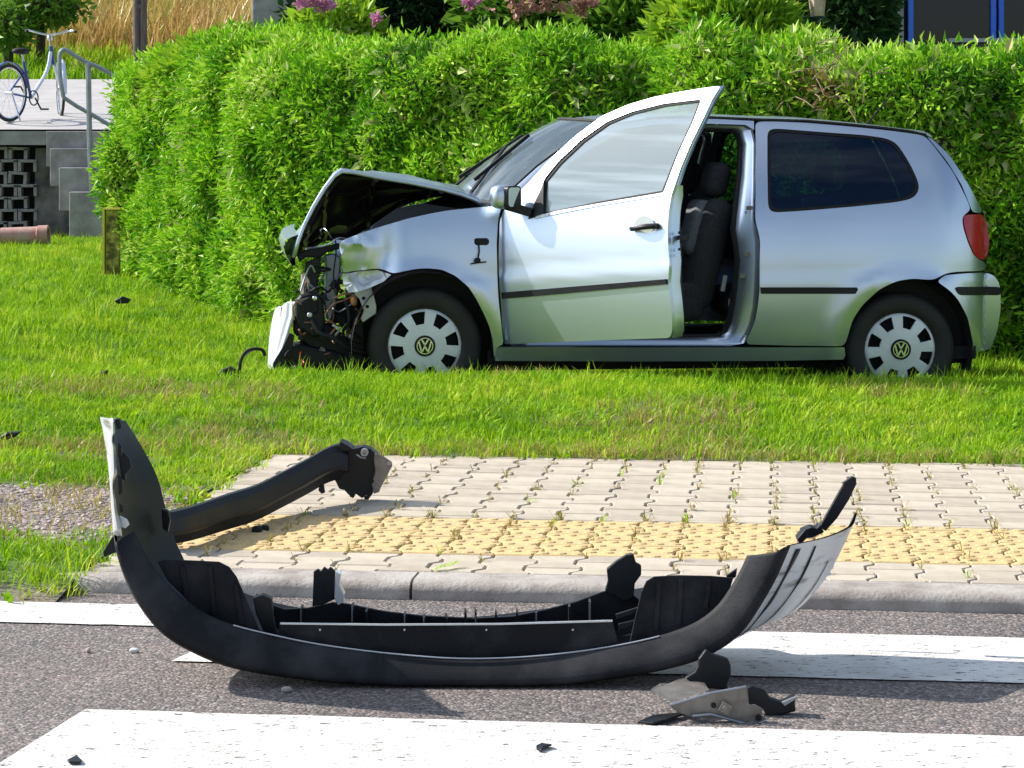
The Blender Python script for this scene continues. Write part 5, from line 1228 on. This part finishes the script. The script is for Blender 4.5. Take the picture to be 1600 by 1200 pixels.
MB().lathe(a,ax_,[(0,.07),(0,.09),(.36,.09),(.37,.10),(.47,.10),(.47,.075),(.1,.07)],24).build('pipe',M['clay'],pp)
MB().add(*ell(P(67,368,23.4),.06,.06,.06,10,6)).build('stone',M['wall'],label='brown stone next to the open end of the clay pipe',cat='stone')
# marker board with yellow edge
mk=Thing('marker_post','short dark board with yellow edging standing before the left end of the hedge','marker post',M=T(*P(174,425,18.6)))
a=P(162,328,18.6); b=P(186,425,18.6)
M['mkdark']=mat('stained_board',(.10,.085,.02),.7,0,(.50,.42,.08),12,8,ramp=(.42,.58)); M['mkyel']=mat('yellow_edge',(.72,.56,.10),.6)
MB().box(((a.x+b.x)/2+.008,18.65,(a.z+b.z)/2-.1),(b.x-a.x-.02,.06,a.z-b.z+.2)).build('board',M['mkdark'],mk,smooth=False)
MB().box((a.x-.002,18.64,(a.z+b.z)/2-.1),(.016,.09,a.z-b.z+.2)).box(((a.x+b.x)/2,18.64,a.z+.008),(b.x-a.x+.012,.09,.014)).build('yellow_edging',M['mkyel'],mk,smooth=False)
# wooden utility post, concrete pillar
M['wood']=mat('old_dark_wood',(.07,.055,.045),.9,0,(.13,.11,.09),5,7,stretch=(6,6,.6),bump=.4)
def gnd(px,Y):
    p=P(px,YH,Y); return Vector((p.x,p.y,ground_z(p)))
g=gnd(219,31); up_=Thing('utility_post','dark wooden post standing in front of the orange meadow','post',M=T(*g))
for dx in(-.045,.045): MB().tube([g+Vector((dx,0,-.2)),g+Vector((dx,0,1.6)),g+Vector((dx*.9,0,5))],[.05,.048,.04],10).build('pole',M['wood'],up_)
MB().box(g+Vector((0,0,1.25)),(.13,.09,.06)).box(g+Vector((0,0,2.6)),(.13,.09,.06)).build('spacer',M['wood'],up_)
g=gnd(430,22); cp=Thing('concrete_pillar','square grey concrete pillar behind the left half of the hedge','pillar',M=T(*g))
o=MB().box(g+Vector((0,0,1.3)),(.40,.4,2.6)).build('shaft',M['wallb'],cp,smooth=False); bevel(o,.02,2)
o=MB().box(g+Vector((0,0,2.66)),(.50,.5,.12)).build('cap',M['wallb'],cp,smooth=False); bevel(o,.02,2)
# lantern
g=gnd(1277,15.4); ln=Thing('garden_lantern','small garden lantern on a thin post behind the hedge','lantern',M=T(*g))
M['lglass']=mat('frosted_lantern_glass',(.62,.52,.42),.25,0,(.35,.22,.12),9,5); M['green_metal']=mat('dark_green_metal',(.03,.06,.05),.5,.4)
zb=P(0,30,15.4).z; x_=g.x; 
MB().tube([g,Vector((x_,15.4,zb))],.014,8).build('post',M['green_metal'],ln)
MB().lathe((x_,15.4,zb),(0,0,1),[(0,.045),(.015,.055),(.02,.05)],6).build('base_ring',M['green_metal'],ln,smooth=False)
MB().lathe((x_,15.4,zb+.02),(0,0,1),[(0,.045),(.20,.068)],6).build('glass_shade',M['lglass'],ln,smooth=False)
MB().lathe((x_,15.4,zb+.22),(0,0,1),[(0,.075),(.02,.085),(.09,.03),(.13,.012),(.15,0)],6).build('roof_cap',M['green_metal'],ln,smooth=False)
# building
hb_=Thing('building','dark grey building with bright blue window frames at the top right','building',M=T(6.2,21.5,.6))
M['bwall']=mat('grey_render',(.30,.28,.27),.9,0,(.22,.20,.19),3,6,bump=.2); M['bdark']=mat('dark_brown_boards',(.035,.028,.026),.7,0,(.055,.045,.04),6,5,stretch=(8,8,.7))
MB().box((4.9+3.0,23.0,2.6),(9.0,2.6,5.0)).build('wall',M['bdark'],hb_,smooth=False)
a=P(1376,0,21.6).x; b=P(1411,0,21.6).x
MB().box(((a+b)/2,21.62,2.8),(b-a,.12,4.6)).build('corner_pier',M['bwall'],hb_,smooth=False)
MB().box((a+4.7,21.50,P(0,64,21.6).z),(8.2,.14,.035)).build('window_sill',M['zinc'],hb_,smooth=False)
zt=3.9; zb=P(0,62,21.6).z-.7
def bframe(xa,xb):
    fw_=.045; fr_=MB(); fr_.box((xa,21.58,(zb+zt)/2),(fw_,.06,zt-zb)).box((xb,21.58,(zb+zt)/2),(fw_,.06,zt-zb)).box(((xa+xb)/2,21.583,zt),(xb-xa+fw_,.054,fw_)).box(((xa+xb)/2,21.583,zb),(xb-xa+fw_,.05,fw_*.6))
    o=fr_.build('window',M['blue'],hb_,smooth=False)
    MB().box(((xa+xb)/2,21.60,(zb+zt)/2),(xb-xa-fw_,.012,zt-zb-fw_)).build('pane',M['panegl'],hb_,smooth=False,parent=o)
    MB().box((xa+(xb-xa)*.22,21.64,(zb+zt)/2),(.02,.02,zt-zb)).build('glazing_bar',M['blue'],hb_,smooth=False,parent=o)
M['panegl']=glassmat('house_glass',(.25,.25,.27),1.45)
x0=P(1422,0,21.6).x; x1=P(1551,0,21.6).x; x2=P(1563,0,21.6).x
bframe(x0,x1); w_=x1-x0
for k in range(1,5): bframe(x2+(k-1)*(w_+.08),x2+(k-1)*(w_+.08)+w_)
o=MB().box((a+4.4,22.8,4.95),(9.8,3.6,.18)).build('roof',M['bdark'],hb_,smooth=False)
# ---------------------------------------------------------------- bicycle
BY=26.9; gzb=yz(BY)+.02
bx0=P(14,160,BY); rw=.335
bike=Thing('bicycle','blue and white step-through city bicycle with front lamp parked on the paved yard','bicycle',M=T(bx0.x+.4,BY,gzb))
rearc=Vector((bx0.x,BY,gzb+rw)); fdir=Vector((.70,-.714*.0+.55,0)).normalized(); frontc=rearc+Vector((.42,.92,0)); frontc.z=yz(frontc.y)+.02+rw-.03
bd=(frontc-rearc); bd.z=0; bd.normalize(); bn=bd.cross(Vector((0,0,1))); 
def ringpts(c,d,r_,n=28): return [c+d*math.cos(2*math.pi*i/n)*r_+Vector((0,0,1))*math.sin(2*math.pi*i/n)*r_ for i in range(n)]
M['bwhite']=mat('white_blue_frame_paint',(.62,.68,.78),.35,0,coat=.4); M['bblue']=mat('bicycle_blue',(.03,.07,.28),.35,0,coat=.4)
def bwheel(c,d,nm):
    n_=d.cross(Vector((0,0,1)))
    ty=MB().tube(ringpts(c,d,rw-.018),.018,8,closed=True).build(nm,M['tyre'],bike)
    MB().tube(ringpts(c,d,rw-.042),.010,6,closed=True).build('rim',M['chrome'],bike,parent=ty)
    s=MB()
    for i in range(18):
        a=i*math.pi/9; s.tube([c+n_*.03*(1 if i%2 else -1),c+d*math.cos(a)*(rw-.045)+Vector((0,0,1))*math.sin(a)*(rw-.045)],.0016,4)
    s.build('spokes',M['chrome'],bike,parent=ty); MB().tube([c-n_*.05,c+n_*.05],.022,10).build('hub',M['chrome'],bike,parent=ty)
bwheel(rearc,bd,'wheel'); fd=(Matrix.Rotation(R(-128),3,'Z')@bd)*-1 if 0 else Vector((.30,-.95,0)).normalized()*-1; bwheel(frontc,fd,'wheel')
up=Vector((0,0,1)); bbk=rearc+bd*.42+up*-.05; sc_top=bbk-bd*.14+up*.42; head=frontc-bd*.16+up*.33; headt=head-bd*.04+up*.16
MB().tube(crom([tuple(headt-up*.05),tuple(head-bd*.12-up*.12),tuple(bbk+bd*.08+up*.08),tuple(bbk)],5),.022,8).build('down_tube',M['bwhite'],bike)
MB().tube([bbk,sc_top],.018,8).build('seat_tube',M['bblue'],bike)
MB().tube([bbk,rearc],.012,8).tube([sc_top-up*.12,rearc],.011,8).build('rear_stays',M['bblue'],bike)
MB().tube([head-up*.04,headt+up*.02],.024,8).build('head_tube',M['bblue'],bike)
MB().tube(crom([tuple(head),tuple(head+bd*.07-up*.15),tuple(frontc)],4),.014,8).build('fork',M['bwhite'],bike)
MB().tube([headt,headt-bd*.03+up*.15],.013,8).build('handlebar_stem',M['chrome'],bike)
ht=headt-bd*.03+up*.15; fn=fd.cross(up)
MB().tube(crom([tuple(ht-fn*.28-fd*.18+up*.03),tuple(ht-fn*.24-fd*.02+up*.05),tuple(ht),tuple(ht+fn*.24-fd*.02+up*.05),tuple(ht+fn*.28-fd*.18+up*.03)],5),.011,8).build('handlebar',M['chrome'],bike)
for s in(-1,1): MB().tube([ht+fn*s*.28-fd*.10+up*.04,ht+fn*s*.28-fd*.24+up*.03],.017,8).build('grip',M['rubber'],bike)
MB().tube([sc_top,sc_top-bd*.03+up*.10],.012,8).build('seat_post',M['chrome'],bike)
sd=sc_top-bd*.04+up*.12; V_,F_=ell((0,0,0),1,1,1,14,8,2.4)
MB().add([sd+bd*v.x*.14+bn*v.y*(.085 if v.x<0 else .05)+up*v.z*.04 for v in V_],F_).build('saddle',M['rubber'],bike)
for c,d,a0,a1,m_ in((rearc,bd,10,200,M['bblue']),(frontc,fd,20,190,M['bwhite'])):
    rows=[]; n_=d.cross(up)
    for i in range(15):
        a=R(a0+(a1-a0)*i/14); rr_=rw+.022; q=c+d*math.cos(a)*rr_+up*math.sin(a)*rr_; rows.append([q+n_*.03-up*0,q+(q-c).normalized()*.008,q-n_*.03])
    v,f=loft(rows); o=mesh('mudguard',v,f,m_,bike); solid(o,.003)
MB().add(*ell(headt+fd*.10+up*.12,.035,.035,.035,12,8)).build('head_lamp',M['bump_paint'],bike)
cr=MB().tube(ringpts(bbk+bn*.04,bd,.085,18),.008,6,closed=True).build('chain_guard',M['rubber'],bike)
MB().tube([bbk+bn*.06,bbk+bn*.07+bd*.10-up*.13],.010,6).box(bbk+bn*.12+bd*.10-up*.13,(.09,.06,.02)).build('pedal',M['rubber'],bike)
MB().tube([bbk-bn*.06,bbk-bn*.07-bd*.10+up*.13],.010,6).box(bbk-bn*.12-bd*.10+up*.13,(.09,.06,.02)).build('pedal',M['rubber'],bike)
MB().tube([rearc+bn*.04,rearc+bn*.16+Vector((0,0,-rw+.01))],.009,6).build('kickstand',M['chrome'],bike)
